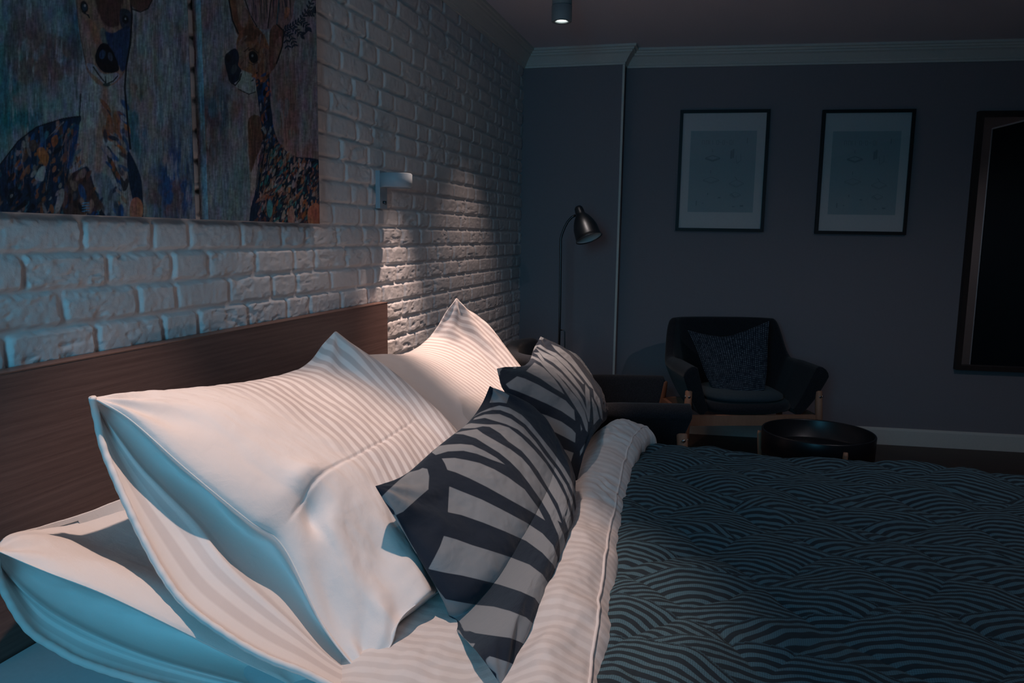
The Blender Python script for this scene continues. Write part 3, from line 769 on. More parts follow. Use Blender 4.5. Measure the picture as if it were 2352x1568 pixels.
ceiling_spot(.42, 2.34, 'ceiling spotlight above the middle of the headboard, out of view', G, True, (.42, 2.34, 0), 18, 54, .7, .018)
ceiling_spot(.57, 1.50, 'ceiling spotlight above the near pillows, out of view', G, True, (.68, 1.43, 0), 88, 53, .5, .018)
ceiling_spot(2.62, 2.9, 'farther ceiling spotlight on the right row, seen reflected in a picture glass', G, True, (2.62, 2.9, 0), 15, 165, .6, .02, (.92, .85, .95))
ceiling_spot(2.62, 1.5, 'nearer ceiling spotlight on the right row, seen reflected in a picture glass', G, True, (2.62, 1.5, 0), 2.6, 165, .6, .02, (.92, .85, .95))

# wall reading light
r = empty('wall_light', (.012, 3.03, 1.54))
bm = bmesh.new(); add_box(bm, (.012, 3.0, 1.463), (.032, 3.07, 1.615)); bm_obj('wall_plate', bm, M_SCONCE, r, bevel=.004)
bm = bmesh.new(); add_lathe(bm, [(.060, .0), (.066, .003), (.066, .054), (.062, .058), (.0, .058)], Matrix.Translation((.090, 3.030, 1.547)), 64, cap=False)
add_lathe(bm, [(.060, .0), (.058, .012), (.0, .014)], Matrix.Translation((.090, 3.030, 1.547)), 64, cap=False); bm_obj('lamp_head', bm, M_SCONCE, r, True)
bm = bmesh.new(); add_tube(bm, [(.03, 3.035, 1.575), (.05, 3.04, 1.575)], .012); bm_obj('arm', bm, M_SCONCE, r, True)
bm = bmesh.new(); add_tube(bm, [(.03, 3.03, 1.488), (.045, 3.03, 1.488)], .006); add_tube(bm, [(.043, 3.03, 1.488), (.043, 3.03, 1.478)], .003); bm_obj('switch', bm, M_STEEL, r, True)
tag(r, 'small grey wall reading light with drum head on the white brick wall', 'wall light')

# floor lamp
LY = 4.80
def Lp(px, py, y=LY): return ony(px, py, y)
base = Lp(1284, 800); 
r = empty('floor_lamp', (base[0], LY, 0))
bm = bmesh.new(); add_lathe(bm, [(.0, 0), (.115, 0), (.12, .004), (.12, .016), (.11, .022), (.012, .024)], Matrix.Translation((base[0], LY, 0)), cap=False); bm_obj('base', bm, M_DSTEEL, r, True)
p0 = Lp(1288, 560)
bend = [(base[0], LY, .02), (base[0], LY, .9), tuple(p0)]+[tuple(Lp(*q)) for q in ((1288, 548), (1291, 537), (1297, 522), (1304, 509), (1313, 499), (1322, 494))]
bm = bmesh.new(); add_tube(bm, bend, .0075); bm_obj('pole', bm, M_DSTEEL, r, True)
q1 = Lp(1288, 758); q2 = Lp(1294, 757); q3 = Lp(1297, 762); q4 = Lp(1297, 830)
bm = bmesh.new(); add_tube(bm, [tuple(q1), tuple(q2), tuple(q3), tuple(q4), (q4[0], LY, .35), (base[0], LY, .33)], .0042); bm_obj('cable', bm, M_DSTEEL, r, True)
top = Vector(Lp(1327, 473)); bot = Vector(Lp(1353, 548, LY-.05)); ax = (bot-top).normalized()
Ls = (bot-top).length; R4 = ax.to_track_quat('Z', 'Y').to_matrix().to_4x4(); T = Matrix.Translation(top) @ R4
bm = bmesh.new(); s = Ls
add_lathe(bm, [(.004, 0), (.018, .004), (.026, .016), (.028, .035), (.029, .055), (.034, .062), (.050, .085), (.064, .115), (.074, .150), (.080, s-.004), (.084, s), (.081, s-.001), (.072, .150), (.060, .110), (.03, .065)], T, 64, cap=False)
o = bm_obj('lamp_shade', bm, M_STEEL, r, True)
bm = bmesh.new(); add_lathe(bm, [(.079, s-.006), (.071, .150), (.058, .110), (.0, .085)], T, 48, cap=False); bm_obj('shade_lining', bm, M_LAMPIN, o, True)
tag(r, 'brushed steel reading floor lamp with bell shade standing in the far corner', 'floor lamp')

# ------------------------------------------------------------------ bed
MZ = .50          # mattress top
hy1 = onx(890, 700, .06)[1]; hz1 = onx(890, 695, .06)[2]; print('headboard', hy1, hz1)
bed = empty('bed', (1.2, 2.05, 0))
bm = bmesh.new(); add_box(bm, (.018, .93, .05), (.060, hy1, hz1)); bm_obj('headboard', bm, M_HEAD, bed, bevel=.0015)
bm = bmesh.new(); add_box(bm, (.018, .93, hz1), (.061, hy1+.0005, hz1+.0025)); bm_obj('lit_top_strip', bm, M_HEADTOP, bed)  # thin lighter strip paints the light falling on the headboard top
bm = bmesh.new(); add_box(bm, (.060, hy1-.05, .18), (2.50, hy1-.01, .34)); bm_obj('side_rail', bm, M_HEAD, bed, bevel=.002)
bm = bmesh.new(); add_box(bm, (.060, 1.00, .18), (2.50, 1.04, .34)); bm_obj('side_rail', bm, M_HEAD, bed, bevel=.002)
bm = bmesh.new(); add_box(bm, (2.50, 1.00, .10), (2.54, hy1-.01, .38)); bm_obj('footboard', bm, M_HEAD, bed, bevel=.002)
for x, y in ((2.42, 1.08), (2.42, 2.86)):
    bm = bmesh.new(); add_box(bm, (x, y, 0), (x+.06, y+.06, .18)); bm_obj('leg', bm, M_HEAD, bed, bevel=.002)
tag(bed, 'dark walnut bed with plain wooden headboard against the white brick wall', 'bed')
bm = bmesh.new(); add_box(bm, (.064, 1.045, .30), (2.46, hy1-.055, MZ)); 
o = bm_obj('mattress', bm, M_SHEET, None, True, bevel=.03, seg=4); tag(o, 'mattress in a pale fitted sheet lying in the walnut bed', 'mattress')

# duvet with folded-back band
edge_px = [(1500, 1002), (1468, 1040), (1449, 1080), (1441, 1125), (1428, 1200), (1420, 1280), (1414, 1380), (1407, 1480), (1403, 1568), (1398, 1700)]
EP = np.array([onz(a_, b_, .60) for a_, b_ in edge_px]); EP = EP[np.argsort(EP[:, 1])]
def xedge(y): return np.interp(y, EP[:, 1], EP[:, 0])
def duvet():
    ny, nx = 420, 190
    ys = np.linspace(.86, 3.20, ny); t = np.linspace(0, 1, nx)
    Y, T_ = np.meshgrid(ys, t, indexing='ij')
    xe = xedge(Y)+.004*fbm(Y*14, Y*0, 3)*2
    # profile: flat part under cushions (0-.45), rise to the roll, round down to the fold edge
    x0 = .70; s = T_
    X = x0+(xe-x0)*np.minimum(s/.86, 1.0)
    rollw = .20
    u = (X-(xe-rollw))/rollw           # 0..1 over the roll
    zbase = MZ+.028+.02*fbm(X*6, Y*6, 8)
    zroll = .075*np.sqrt(np.clip(1-(np.clip((u-.5)/.52, -1.4, 1))**2, 0, 1))*(u > -.0)
    up = sstep(-.45, .45, u)
    Z = zbase+.092*up*np.sqrt(np.clip(1-np.clip((u-.42)/.60, 0, 1)**2, 0, 1))
    # tuck under after the fold edge
    k = np.clip((s-.86)/.14, 0, 1)
    X = X-k*.075; Z = np.where(k > 0, zbase+.070*0-.022*sin(1)*k, Z)
    # puffs and folds across the band
    pf = fbm(X*5, Y*3.2, 44, 3)*.050*up+.016*fbm(X*16, Y*9, 46, 3)
    cr = np.exp(-((Y-2.18-.25*(X-1.05))/.022)**2)*.014*up+np.exp(-((Y-2.62+.2*(X-1.05))/.03)**2)*.010*up
    wr = .004*np.sin(Y*95+6*fbm(X*5, Y*4, 9)*6)*sstep(.06, .2, fbm(X*3, Y*4, 5))*up
    Z = Z+(pf-cr+wr)*(1-k)
    Z = Z+.045*sstep(2.2, 2.8, Y)*up*(1-k)
    # thin end under the pillows lies on the sheet
    Z = np.where(s < .12, MZ+.004+(Z-MZ-.004)*sstep(0, .12, s), Z)
    # drape over the far and near side of the bed
    over = np.clip(Y-2.93, 0, 1); a = over/.27
    Yd = np.where(over > 0, 2.93+.115*np.sin(np.clip(a, 0, 1)*pi/2), Y)
    Zd = np.where(over > 0, Z-.42*(1-np.cos(np.clip(a, 0, 1)*pi/2))**1.25, Z)
    Xd = X+.05*np.clip(a, 0, 1)*up
    near = np.clip(1.06-Y, 0, 1)/.20
    Yd = np.where(near > 0, 1.06-.10*np.sin(np.clip(near, 0, 1)*pi/2), Yd)
    Zd = np.where(near > 0, Z-.35*(1-np.cos(np.clip(near, 0, 1)*pi/2)), Zd)
    P = np.stack([Xd, Yd, Zd], -1)
    me = grid_mesh('duvet', P); me.flip_normals()
    attr(me, 'st', Y*30.0+.9*X+.6*fbm(X*3, Y*3, 5)); attr(me, 'sf', np.full(Y.shape, .75))
    root = link('duvet', me, M_COTD); sm = root.modifiers.new('s', 'SOLIDIFY'); sm.thickness = .004
    # piping along the fold
    i = int(nx*.80); bm = bmesh.new(); add_tube(bm, [tuple(P[j, i]+np.array([0.0, 0, .0008])) for j in range(0, ny, 2)], .0035, 8)
    bm_obj('piping', bm, M_SEAM, root, True)
    tag(root, 'white satin-striped duvet folded back in a puffy band beside the dark bedspread', 'duvet')
duvet()

def bedspread():
    nx, ny = 600, 720
    a_ = np.linspace(0, 1, nx); ys = np.linspace(.88, 3.42, ny)
    A, Y = np.meshgrid(a_, ys, indexing='ij')
    x0 = xedge(Y)-.05
    X = x0+(2.62-x0)*A
    # pattern: layered hills of concentric arcs, nearer hills lie over farther ones
    rnd = random.Random(11); ph = np.zeros_like(X); hill = np.zeros_like(X)
    rows = []
    cy = 3.6; r_ = 0
    while cy > .0:
        off = (r_ % 2)*.36
        for i in range(-1, 5):
            rows.append((.75+off+i*.72+rnd.uniform(-.09, .09), cy+rnd.uniform(-.04, .04), rnd.uniform(.40, .48)))
        cy -= .135; r_ += 1
    rows.sort(key=lambda c: -c[1])
    XX = X+.025*fbm(X*5, Y*5, 3)*2; YY = Y+.03*fbm(X*4, Y*4, 13)*2
    for cx, cy, R in rows:
        d = np.hypot((XX-cx)*.92, (YY-cy)*1.12); m = d < R
        ph[m] = (R-d[m])/.0275; hill[m] = np.sqrt(np.clip((R-d[m])/R, 0, 1))
    z = .565+.020*fbm(X*4.5, Y*4.5, 71, 3)*2
    # quilted puffs on a skewed lattice
    u = (X*1.0+Y*.75)*3.1+.25*fbm(X*3, Y*3, 6)*2; v = (X*1.0-Y*.85)*3.1+.25*fbm(X*3, Y*3, 7)*2
    z = z+.022*np.sqrt(np.abs(np.sin(u*pi))*np.abs(np.sin(v*pi))+.02)
    z = z+.006*fbm(X*22, Y*22, 90, 3)
    z = z-.02*(1-sstep(0, .05, A))
    far = np.clip(Y-2.96, 0, 1)/.46; near = np.clip(1.06-Y, 0, 1)/.18; foot = np.clip(X-2.46, 0, 1)/.16
    Yd = np.where(far > 0, 2.96+.12*np.sin(np.clip(far*1.4, 0, 1)*pi/2), Y)
    Zd = z-np.where(far > 0, .40*far**1.5*1.3*(.3+.7*far), 0)
    Yd = np.where(near > 0, 1.06-.09*np.sin(near*pi/2), Yd); Zd = Zd-np.where(near > 0, .3*(1-np.cos(near*pi/2)), 0)
    Xd = np.where(foot > 0, 2.46+.12*np.sin(foot*pi/2), X); Zd = Zd-np.where(foot > 0, .30*(1-np.cos(foot*pi/2)), 0)
    P = np.stack([Xd, Yd, Zd], -1)
    me = grid_mesh('bedspread', P)
    attr(me, 'ph', ph)
    o = link('bedspread', me, M_SPR)
    tag(o, 'dark teal quilted bedspread with woven wave pattern covering the foot of the bed', 'bedspread')
bedspread()

# ------------------------------------------------------------------ pillows
def coons(top, bot, lef, rig, n, m):
    Tc, Bc = spline(top, n), spline(bot, n); Lc, Rc = spline(lef, m), spline(rig, m)
    u = np.linspace(0, 1, n)[:, None, None]; v = np.linspace(0, 1, m)[None, :, None]
    S = (1-v)*Tc[:, None]+v*Bc[:, None]+(1-u)*Lc[None]+u*Rc[None]
    S = S-((1-u)*(1-v)*Tc[0]+u*(1-v)*Tc[-1]+(1-u)*v*Bc[0]+u*v*Bc[-1])
    return S, u[..., 0]+v[..., 0]*0, v[..., 0]+u[..., 0]*0
def normals(S):
    du = np.gradient(S, axis=0); dv = np.gradient(S, axis=1); n = np.cross(dv, du)
    n = n/(np.linalg.norm(n, axis=-1, keepdims=True)+1e-12)
    mean = n.reshape(-1, 3).mean(0); mean /= np.linalg.norm(mean)
    k = .35*n+.65*mean; return k/np.linalg.norm(k, axis=-1, keepdims=True)
def puff(U, V, p=.5, eu=1.0, ev=1.0):
    return (np.clip(4*U*(1-U), 0, 1)**(p*eu))*(np.clip(4*V*(1-V), 0, 1)**(p*ev))
def corner_folds(U, V, amp, seed=0, fr=26):
    r = 0
    for (cu, cv) in ((0, 0), (1, 0), (0, 1), (1, 1)):
        du = abs(U-cu); dv = abs(V-cv); ra = np.hypot(du, dv); an = np.arctan2(dv, du)
        r = r+np.sin(an*fr*.45+seed+cu*2+cv*3+3*fbm(du*4, dv*4, seed+5))*np.exp(-((ra-.10)/.16)**2)*sstep(.0, .07, ra)
    return amp*r
def pillow_obj(name, S, U, V, hf, hb, m, front=None, back=None, flip=1):
    N = normals(S)*flip
    A = S+N*front[..., None]; B = S-N*back[..., None]
    n_, m_ = S.shape[:2]
    Vt, Q = merge([(A.reshape(-1, 3), gq(n_, m_, flip < 0)), (B.reshape(-1, 3), gq(n_, m_, flip > 0))])
    me = raw_mesh(name, Vt, Q)
    bm = bmesh.new(); bm.from_mesh(me)
    be = set(v for e in bm.edges if e.is_boundary for v in e.verts)
    bmesh.ops.remove_doubles(bm, verts=list(be), dist=.0004)
    bmesh.ops.recalc_face_normals(bm, faces=bm.faces)
    return me, bm, A, B
def finish(name, me, m, parent=None):
    return link(name, me, m, parent)

def shell(A, B, closed_left=True):
    """front and back sheet as one mesh, sewn along the border"""
    n_, m_ = A.shape[:2]
    ia = np.arange(n_*m_).reshape(n_, m_); ib = ia+n_*m_
    border = np.zeros((n_, m_), bool); border[0] = border[-1] = True; border[:, 0] = border[:, -1] = True
    if not closed_left: border[0, 1:-1] = False
    ib = np.where(border, ia, ib)
    qa = np.stack([ia[:-1, :-1], ia[1:, :-1], ia[1:, 1:], ia[:-1, 1:]], -1).reshape(-1, 4)
    qb = np.stack([ib[:-1, :-1], ib[:-1, 1:], ib[1:, 1:], ib[1:, :-1]], -1).reshape(-1, 4)
    V_ = np.concatenate([A.reshape(-1, 3), B.reshape(-1, 3)])
    return V_, np.concatenate([qa, qb])

def bed_pillow(name, top, front, right, bottom, back, inner, hf, hb, label, folds, seed, stripes=(32, .30, .45), flipn=1, hem=True, pinch=.5, slim=.0, hbo=.03, skew=.0):
    n, m = 220, 220
    top = pw(top); front = pw(front); right = pw(right); bottom = pw(bottom)
    S, U, V = coons(top, bottom, front, right, n, m)
    N = normals(S)*flipn
    bul = puff(U, V, pinch, 1.15, 1.0)*(1-slim*sstep(.45, .95, V)*(1-sstep(.0, .8, U)))
    fr = hf*bul+folds(U, V)
    A = S+N*fr[..., None]
    if back is not None:
        bk = pw(back); S2, _, _ = coons(top, bottom, bk, right, n, m)
        closed = False
    else: S2 = S; closed = True
    if closed: B = S2-N*(hb*puff(U, V, .5))[..., None]
    else:
        # the back layer first runs straight away from the open end, then rises to the far seam
        NB = N*np.array([1, 0, 1]); NB = NB/np.linalg.norm(NB, axis=-1, keepdims=True)
        d = S2-S2[:1]; dn = np.clip((d*NB).sum(-1), 0, 1)
        B = S2-NB*(dn*(1-sstep(.30, 1.0, U))*sstep(0, .07, V)*sstep(0, .04, 1-V))[..., None]-N*(hbo*np.clip(4*V*(1-V), 0, 1)**.5*sstep(0, .4, U)*(1-U)**.5)[..., None]
    A[0] = S[0]
    V_, Q = shell(A, B, closed)
    if not closed:   # the open end: the cloth of the back layer there is the flap below
        nq = len(Q)//2; ii = np.arange(nq)//(m-1); jj = np.arange(nq) % (m-1)
        keep = np.ones(len(Q), bool); keep[nq:] = ~((ii < n*.34) & (jj > 4) & (jj < m-6)); Q = Q[keep]
    me = raw_mesh(name, V_, Q)
    st = np.concatenate([((U+skew*V)*stripes[0]+.25*fbm(U*4, V*4, seed)).ravel()]*2); sf = np.concatenate([sstep(stripes[1], stripes[2], U+.05*fbm(U*5, V*2, seed+3)).ravel()]*2)
    attr(me, 'st', st); attr(me, 'sf', sf)
    root = link(name, me, M_COT)
    tag(root, label, 'pillow')
    if back is not None:
        # the open end of the case: inner flap and hem
        k = 200
        Fc = spline(front, k); Bc = spline(bk, k); Lc = spline(pw(inner), k)
        rows = []
        for t in np.linspace(0, 1, 12): rows.append(Bc*(1-t)+Lc*t+np.array([-.012, .018, -.004])*np.sin(t*pi)[..., None]*1.0)
        e = np.linspace(0, 1, k)[:, None]
        env = np.sin(np.clip(e, 0, 1)*pi)**.6
        for t in np.linspace(0, 1, 26)[1:]:
            q = Lc*(1-t)+Fc*t+np.array([-.040, .0, -.040])*(np.sin(t*pi)**.55)*env+np.array([0, .105, 0])*(np.sin(t*pi)**.8)*env
            q = q+np.array([0, 1, 0])*(.010*fbm(e*9, e*0+t*3, seed+9, 3)*2*np.sin(t*pi))
            rows.append(q)
        R = np.stack(rows)
        me2 = grid_mesh('pillowcase_opening', R)
        tt = np.linspace(0, 1, R.shape[0])[:, None]+np.zeros((1, k)); ee = np.linspace(0, 1, k)[None, :]+np.zeros((R.shape[0], 1))
        attr(me2, 'st', tt*9); attr(me2, 'sf', .55*(1-sstep(.30, .42, tt)))
        o = link('pillowcase_opening', me2, M_COT, root)
        sm = o.modifiers.new('s', 'SOLIDIFY'); sm.thickness = .0015; sm.offset = 0
        bm = bmesh.new(); wv = [tuple(Bc[i]+np.array([.001, -.0010, .001])*(.5+.35*sin(i*.37)+.15*sin(i*1.1))) for i in range(k)]
        add_tube(bm, wv, [.0072+.0004*sin(i*.9) for i in range(k)], 8); bm_obj('hem', bm, M_SEAM, root, True)
        if hem:
            bm = bmesh.new(); add_tube(bm, [tuple(Fc[i]) for i in range(k)], .0018, 6); bm_obj('hem', bm, M_SEAM, root, True)
    return root, A, S

def foldsA(U, V):
    f = corner_folds(U, V, .006, 1, 20)
    # pressed crease across the middle of the case
    f = f-.0045*np.exp(-((V-(.56-.10*U))/.006)**2)*sstep(.02, .10, U)*(1-sstep(.75, .9, U))
    f = f+.0030*fbm(U*22, V*9, 31, 3)*2*sstep(0, .2, U)+.010*fbm(U*5, V*5, 37, 3)*2*puff(U, V, .5)
    f = f-.034*np.exp(-((U-.135)/.05)**2-((V-.60)/.05)**2)+.014*np.exp(-((U-.20)/.06)**2-((V-.50)/.04)**2)
    # sag at the open side and long folds running down to the lower corner
    lo = sstep(.55, .95, V)*(1-sstep(.25, .6, U))
    f = f+.016*np.sin((U*34+V*3.5)+2.0*fbm(U*4, V*4, 2))*lo*sstep(0, .06, U)
    f = f-.020*np.exp(-((U-.16-.1*(1-V))/.05)**2)*sstep(.6, .8, V)
    return f
bed_pillow('bed_pillow',
    top=[(212, 912, .22), (330, 905, .205), (460, 893, .20), (600, 874, .22), (700, 838, .25), (742, 790, .285), (770, 760, .31)],
    front=[(212, 912, .22), (300, 965, .275), (430, 1080, .38), (570, 1195, .49), (650, 1255, .55), (745, 1440, .67), (850, 1575, .79)],
    right=[(770, 760, .31), (850, 812, .39), (960, 900, .53), (1040, 980, .66), (.78, 2.13, .66), (.86, 2.08, .55)],
    bottom=[(850, 1575, .79), (900, 1480, .80), (940, 1400, .81), (.84, 1.75, .54), (.86, 2.08, .55)],
    back=[(212, 912, .22), (222, 960, .215), (245, 1050, .245), (330, 1240, .36), (410, 1370, .455), (500, 1445, .54), (600, 1505, .625), (700, 1545, .705), (800, 1590, .785), (850, 1575, .79)],
    inner=[(212, 912, .22), (230, 945, .205), (311, 1057, .26), (370, 1120, .315), (449, 1199, .385), (528, 1300, .475), (660, 1421, .60), (750, 1505, .69), (850, 1575, .79)],
    hf=.070, hb=.06, label='large white satin-striped pillow, nearest standing one, with open pillowcase end towards the viewer', folds=foldsA, seed=2, slim=.85, skew=.30, stripes=(26, .30, .48))

def foldsB(U, V):
    return -.055*sstep(.06, .35, U)*puff(U, V, .3)+corner_folds(U, V, .004, 4, 16)+.008*fbm(U*5, V*5, 47, 3)*2*puff(U, V, .5)+.002*fbm(U*18, V*18, 41, 3)
bed_pillow('bed_pillow',
    top=[(-12, 1262, .20), (20, 1225, .15), (100, 1205, .115), (200, 1175, .10), (300, 1140, .095), (.10, 1.70, .70), (.13, 1.86, .62)],
    front=[(-12, 1262, .20), (100, 1310, .27), (238, 1363, .36), (400, 1440, .47), (520, 1500, .55), (650, 1563, .64), (720, 1600, .69)],
    right=[(.13, 1.86, .62), (.40, 1.90, .56), (.68, 1.86, .52)],
    bottom=[(720, 1600, .69), (.71, 1.5, .52), (.68, 1.86, .53)],
    back=[(-12, 1262, .20), (0, 1335, .175), (60, 1440, .205), (130, 1490, .25), (200, 1525, .31), (350, 1570, .43), (500, 1600, .53), (620, 1612, .62), (720, 1600, .69)],
    inner=[(-12, 1262, .20), (10, 1310, .17), (79, 1378, .20), (158, 1430, .25), (264, 1479, .33), (370, 1518, .42), (528, 1562, .55), (640, 1590, .64), (720, 1600, .69)],
    hf=.030, hb=.03, hbo=.01, label='white pillow lying lowest in the near left corner, half under the larger one', folds=foldsB, seed=12, stripes=(28, .55, .8), hem=False)

def foldsC(U, V):
    f = corner_folds(U, V, .006, 7, 22)+.010*fbm(U*5, V*5, 57, 3)*2*puff(U, V, .5)
    return f+.004*np.sin(U*60+V*16+4*fbm(U*5, V*5, 8))*sstep(.55, .95, U)*(1-sstep(.3, .6, V))
bed_pillow('bed_pillow',
    top=[(790, 822, .26), (865, 818, .235), (925, 816, .22), (985, 775, .25), (1025, 715, .30), (1048, 684, .33)],
    front=[(790, 822, .26), (.52, 2.24, .74), (.80, 2.30, .55)],
    right=[(1048, 684, .33), (1115, 740, .41), (1190, 835, .55), (.72, 3.10, .68), (.84, 3.02, .54)],
    bottom=[(.80, 2.30, .55), (.86, 2.65, .54), (.84, 3.02, .54)],
    back=None, inner=None, hf=.075, hb=.07, label='white satin-striped pillow at the far end of the headboard with brightly lit pointed corner', folds=foldsC, seed=22, stripes=(34, .25, .5))

# printed cushions
d1 = lambda p: (850+p[0]/4.48, 870+p[1]/4.48)
d2 = lambda p: (850+p[0]/4.042, 1180+p[1]/4.042)
d3 = lambda p: (1120+p[0]/4.127, 750+p[1]/4.127)
def mp(f, l): return [f(p) for p in l]
PD = [
 mp(d1, [(118, 1213), (180, 1150), (300, 1040), (400, 960), (500, 935), (540, 915), (590, 925), (608, 1000), (600, 1135), (500, 1220), (400, 1310), (340, 1365), (265, 1400), (240, 1350), (160, 1270)]),
 mp(d1, [(1268, 80), (1330, 105), (1432, 170), (1405, 250), (1330, 240), (1230, 245), (1262, 150)]),
 mp(d1, [(1065, 390), (1130, 345), (1230, 300), (1330, 273), (1430, 295), (1560, 370), (1640, 450), (1760, 600), (1880, 750), (2000, 920), (2075, 1050), (2120, 1180), (2150, 1330), (2150, 1500), (2125, 1500), (2130, 1350), (2105, 1210), (2050, 1080), (1960, 930), (1840, 770), (1730, 620), (1600, 470), (1460, 365), (1340, 320), (1260, 318), (1150, 345)]),
 mp(d1, [(1060, 420), (1080, 400), (1180, 365), (1330, 360), (1450, 410), (1580, 500), (1700, 640), (1800, 780), (1920, 930), (2020, 1090), (2080, 1230), (2112, 1380), (2105, 1500), (2090, 1400), (2055, 1250), (1985, 1090), (1880, 920), (1760, 750), (1640, 620), (1520, 520), (1400, 465), (1280, 430), (1180, 400)]),
 mp(d1, [(1000, 465), (1040, 455), (1200, 468), (1330, 468), (1430, 500), (1560, 600), (1690, 730), (1810, 870), (1920, 1040), (2010, 1210), (2065, 1400), (2085, 1560)])+mp(d2, [(1885, 130), (1860, 260), (1835, 345), (1842, 150), (1790, 0)])+mp(d1, [(1990, 1450), (1930, 1280), (1830, 1120), (1730, 950), (1640, 830), (1560, 740), (1420, 640), (1340, 560), (1230, 492), (1160, 486), (1080, 505), (930, 510), (850, 555), (930, 500)]),
 mp(d1, [(855, 562), (950, 537), (1100, 515), (1160, 560), (1300, 640), (1440, 720), (1560, 810), (1640, 900), (1720, 1020), (1830, 1180), (1920, 1350), (1970, 1480)])+mp(d2, [(1740, 60), (1800, 200), (1818, 300), (1810, 370), (1762, 475), (1762, 300), (1750, 200), (1680, 40)])+mp(d1, [(1850, 1400), (1760, 1250), (1640, 1080), (1540, 950), (1440, 850), (1330, 760), (1200, 680), (1090, 610), (960, 570)]),
 mp(d1, [(635, 755), (700, 690), (800, 675), (930, 668), (1050, 680), (1180, 740), (1300, 810), (1390, 880), (1250, 830), (1100, 770), (960, 738), (800, 745), (675, 782)]),
 mp(d1, [(738, 818), (870, 812), (1000, 835), (1130, 865), (1280, 930), (1420, 1010), (1500, 1070), (1590, 1135), (1660, 1230), (1740, 1340), (1800, 1455), (1700, 1390), (1560, 1310), (1380, 1210), (1200, 1110), (1020, 1020), (880, 960), (795, 935), (770, 870)]),
 mp(d1, [(815, 1105), (950, 1160), (1150, 1240), (1350, 1340), (1500, 1420)])+mp(d2, [(1450, 80), (1600, 180), (1700, 290), (1740, 400), (1735, 550), (1700, 470), (1600, 360), (1450, 250), (1250, 160), (1050, 80), (850, 10)])+mp(d1, [(800, 1370)]),
 mp(d2, [(685, 203), (800, 235), (950, 290), (1100, 335), (1300, 400), (1480, 470), (1600, 560), (1680, 680), (1670, 760), (1605, 885), (1530, 780), (1400, 720), (1200, 655), (1000, 605), (850, 570), (700, 545), (540, 510), (600, 400), (650, 300)]),
 mp(d2, [(240, 390), (300, 460), (400, 580), (500, 630), (605, 670), (700, 790), (850, 820), (1000, 845), (1150, 860), (1300, 900), (1450, 960), (1560, 1060), (1550, 1150), (1510, 1260), (1400, 1190), (1300, 1150), (1150, 1130), (980, 1105), (880, 1070), (830, 1000), (780, 960), (700, 930), (560, 860), (440, 745), (350, 640), (270, 480)]),
 mp(d1, [(100, 1318), (240, 1395)])+mp(d2, [(240, 15), (310, 150), (370, 260), (435, 370), (340, 330), (230, 260), (180, 190), (130, 100), (100, 0)]),
 mp(d2, [(560, 900), (700, 1030), (830, 1080), (870, 1150), (930, 1200), (980, 1200), (930, 1270), (910, 1340), (820, 1280), (770, 1200), (740, 1120), (640, 1020)]),
 mp(d2, [(1035, 1300), (1150, 1330), (1300, 1380), (1450, 1460), (1435, 1560), (1400, 1750), (1250, 1750), (1180, 1560), (1170, 1480), (1100, 1420)]),
]
PE = [
 mp(d3, [(80, 385), (140, 395), (115, 430), (120, 460), (95, 462), (80, 430)]),
 mp(d3, [(280, 470), (350, 490), (480, 550), (620, 630), (740, 700), (820, 790), (830, 890), (700, 800), (560, 730), (400, 660), (280, 610), (205, 585), (172, 545)]),
 mp(d3, [(445, 340), (530, 390), (630, 490), (700, 590), (727, 640), (620, 575), (500, 490), (365, 420)]),
 mp(d3, [(320, 757), (430, 800), (560, 840), (700, 900), (800, 970), (835, 1010), (830, 1100), (720, 1040), (600, 980), (480, 950), (400, 850)]),
 mp(d3, [(605, 1130), (720, 1160), (815, 1195), (790, 1280), (760, 1350), (680, 1250)]),
 mp(d3, [(345, 305), (410, 270), (480, 300), (560, 370), (640, 430), (700, 500), (780, 600), (860, 690), (920, 800), (950, 920), (948, 1000), (930, 980), (890, 860), (830, 760), (760, 650), (680, 530), (590, 440), (500, 340), (430, 300)]),
 mp(d3, [(240, 395), (290, 335), (340, 305), (400, 285), (345, 320), (300, 360), (265, 395)]),
 mp(d3, [(430, 245), (490, 245), (540, 320), (620, 375), (700, 440), (780, 530), (850, 610), (900, 690), (945, 800), (965, 900), (955, 900), (930, 810), (880, 710), (810, 620), (740, 530), (660, 450), (570, 395), (520, 335), (470, 265)]),
 mp(d3, [(440, 190), (520, 235), (640, 290), (720, 370), (800, 460), (880, 570), (918, 640), (925, 670), (860, 590), (790, 510), (700, 410), (620, 340), (530, 290), (470, 215)]),
 mp(d3, [(430, 185), (500, 170), (560, 215), (650, 250), (750, 330), (830, 430), (900, 520), (915, 540), (905, 545), (830, 470), (740, 380), (640, 285), (540, 225), (470, 185), (435, 230)]),
 mp(d3, [(605, 168), (680, 195), (780, 270), (850, 360), (900, 430), (980, 540), (1010, 600), (960, 560), (900, 480), (800, 360), (720, 290), (640, 215)]),
 mp(d3, [(925, 545), (965, 600), (975, 760), (965, 900), (940, 800), (925, 650)]),
 mp(d3, [(985, 665), (1030, 750), (1060, 870), (1005, 930), (1000, 820)]),
 mp(d3, [(1000, 590), (1060, 680), (1085, 800), (1095, 890), (1075, 870), (1050, 760), (1010, 680)]),
 mp(d3, [(500, 80), (535, 95), (525, 125), (482, 120)]),
 mp(d3, [(880, 920), (897, 970), (885, 990)]),
 mp(d3, [(925, 1105), (905, 1180), (875, 1225), (875, 1180), (900, 1140)]),
]
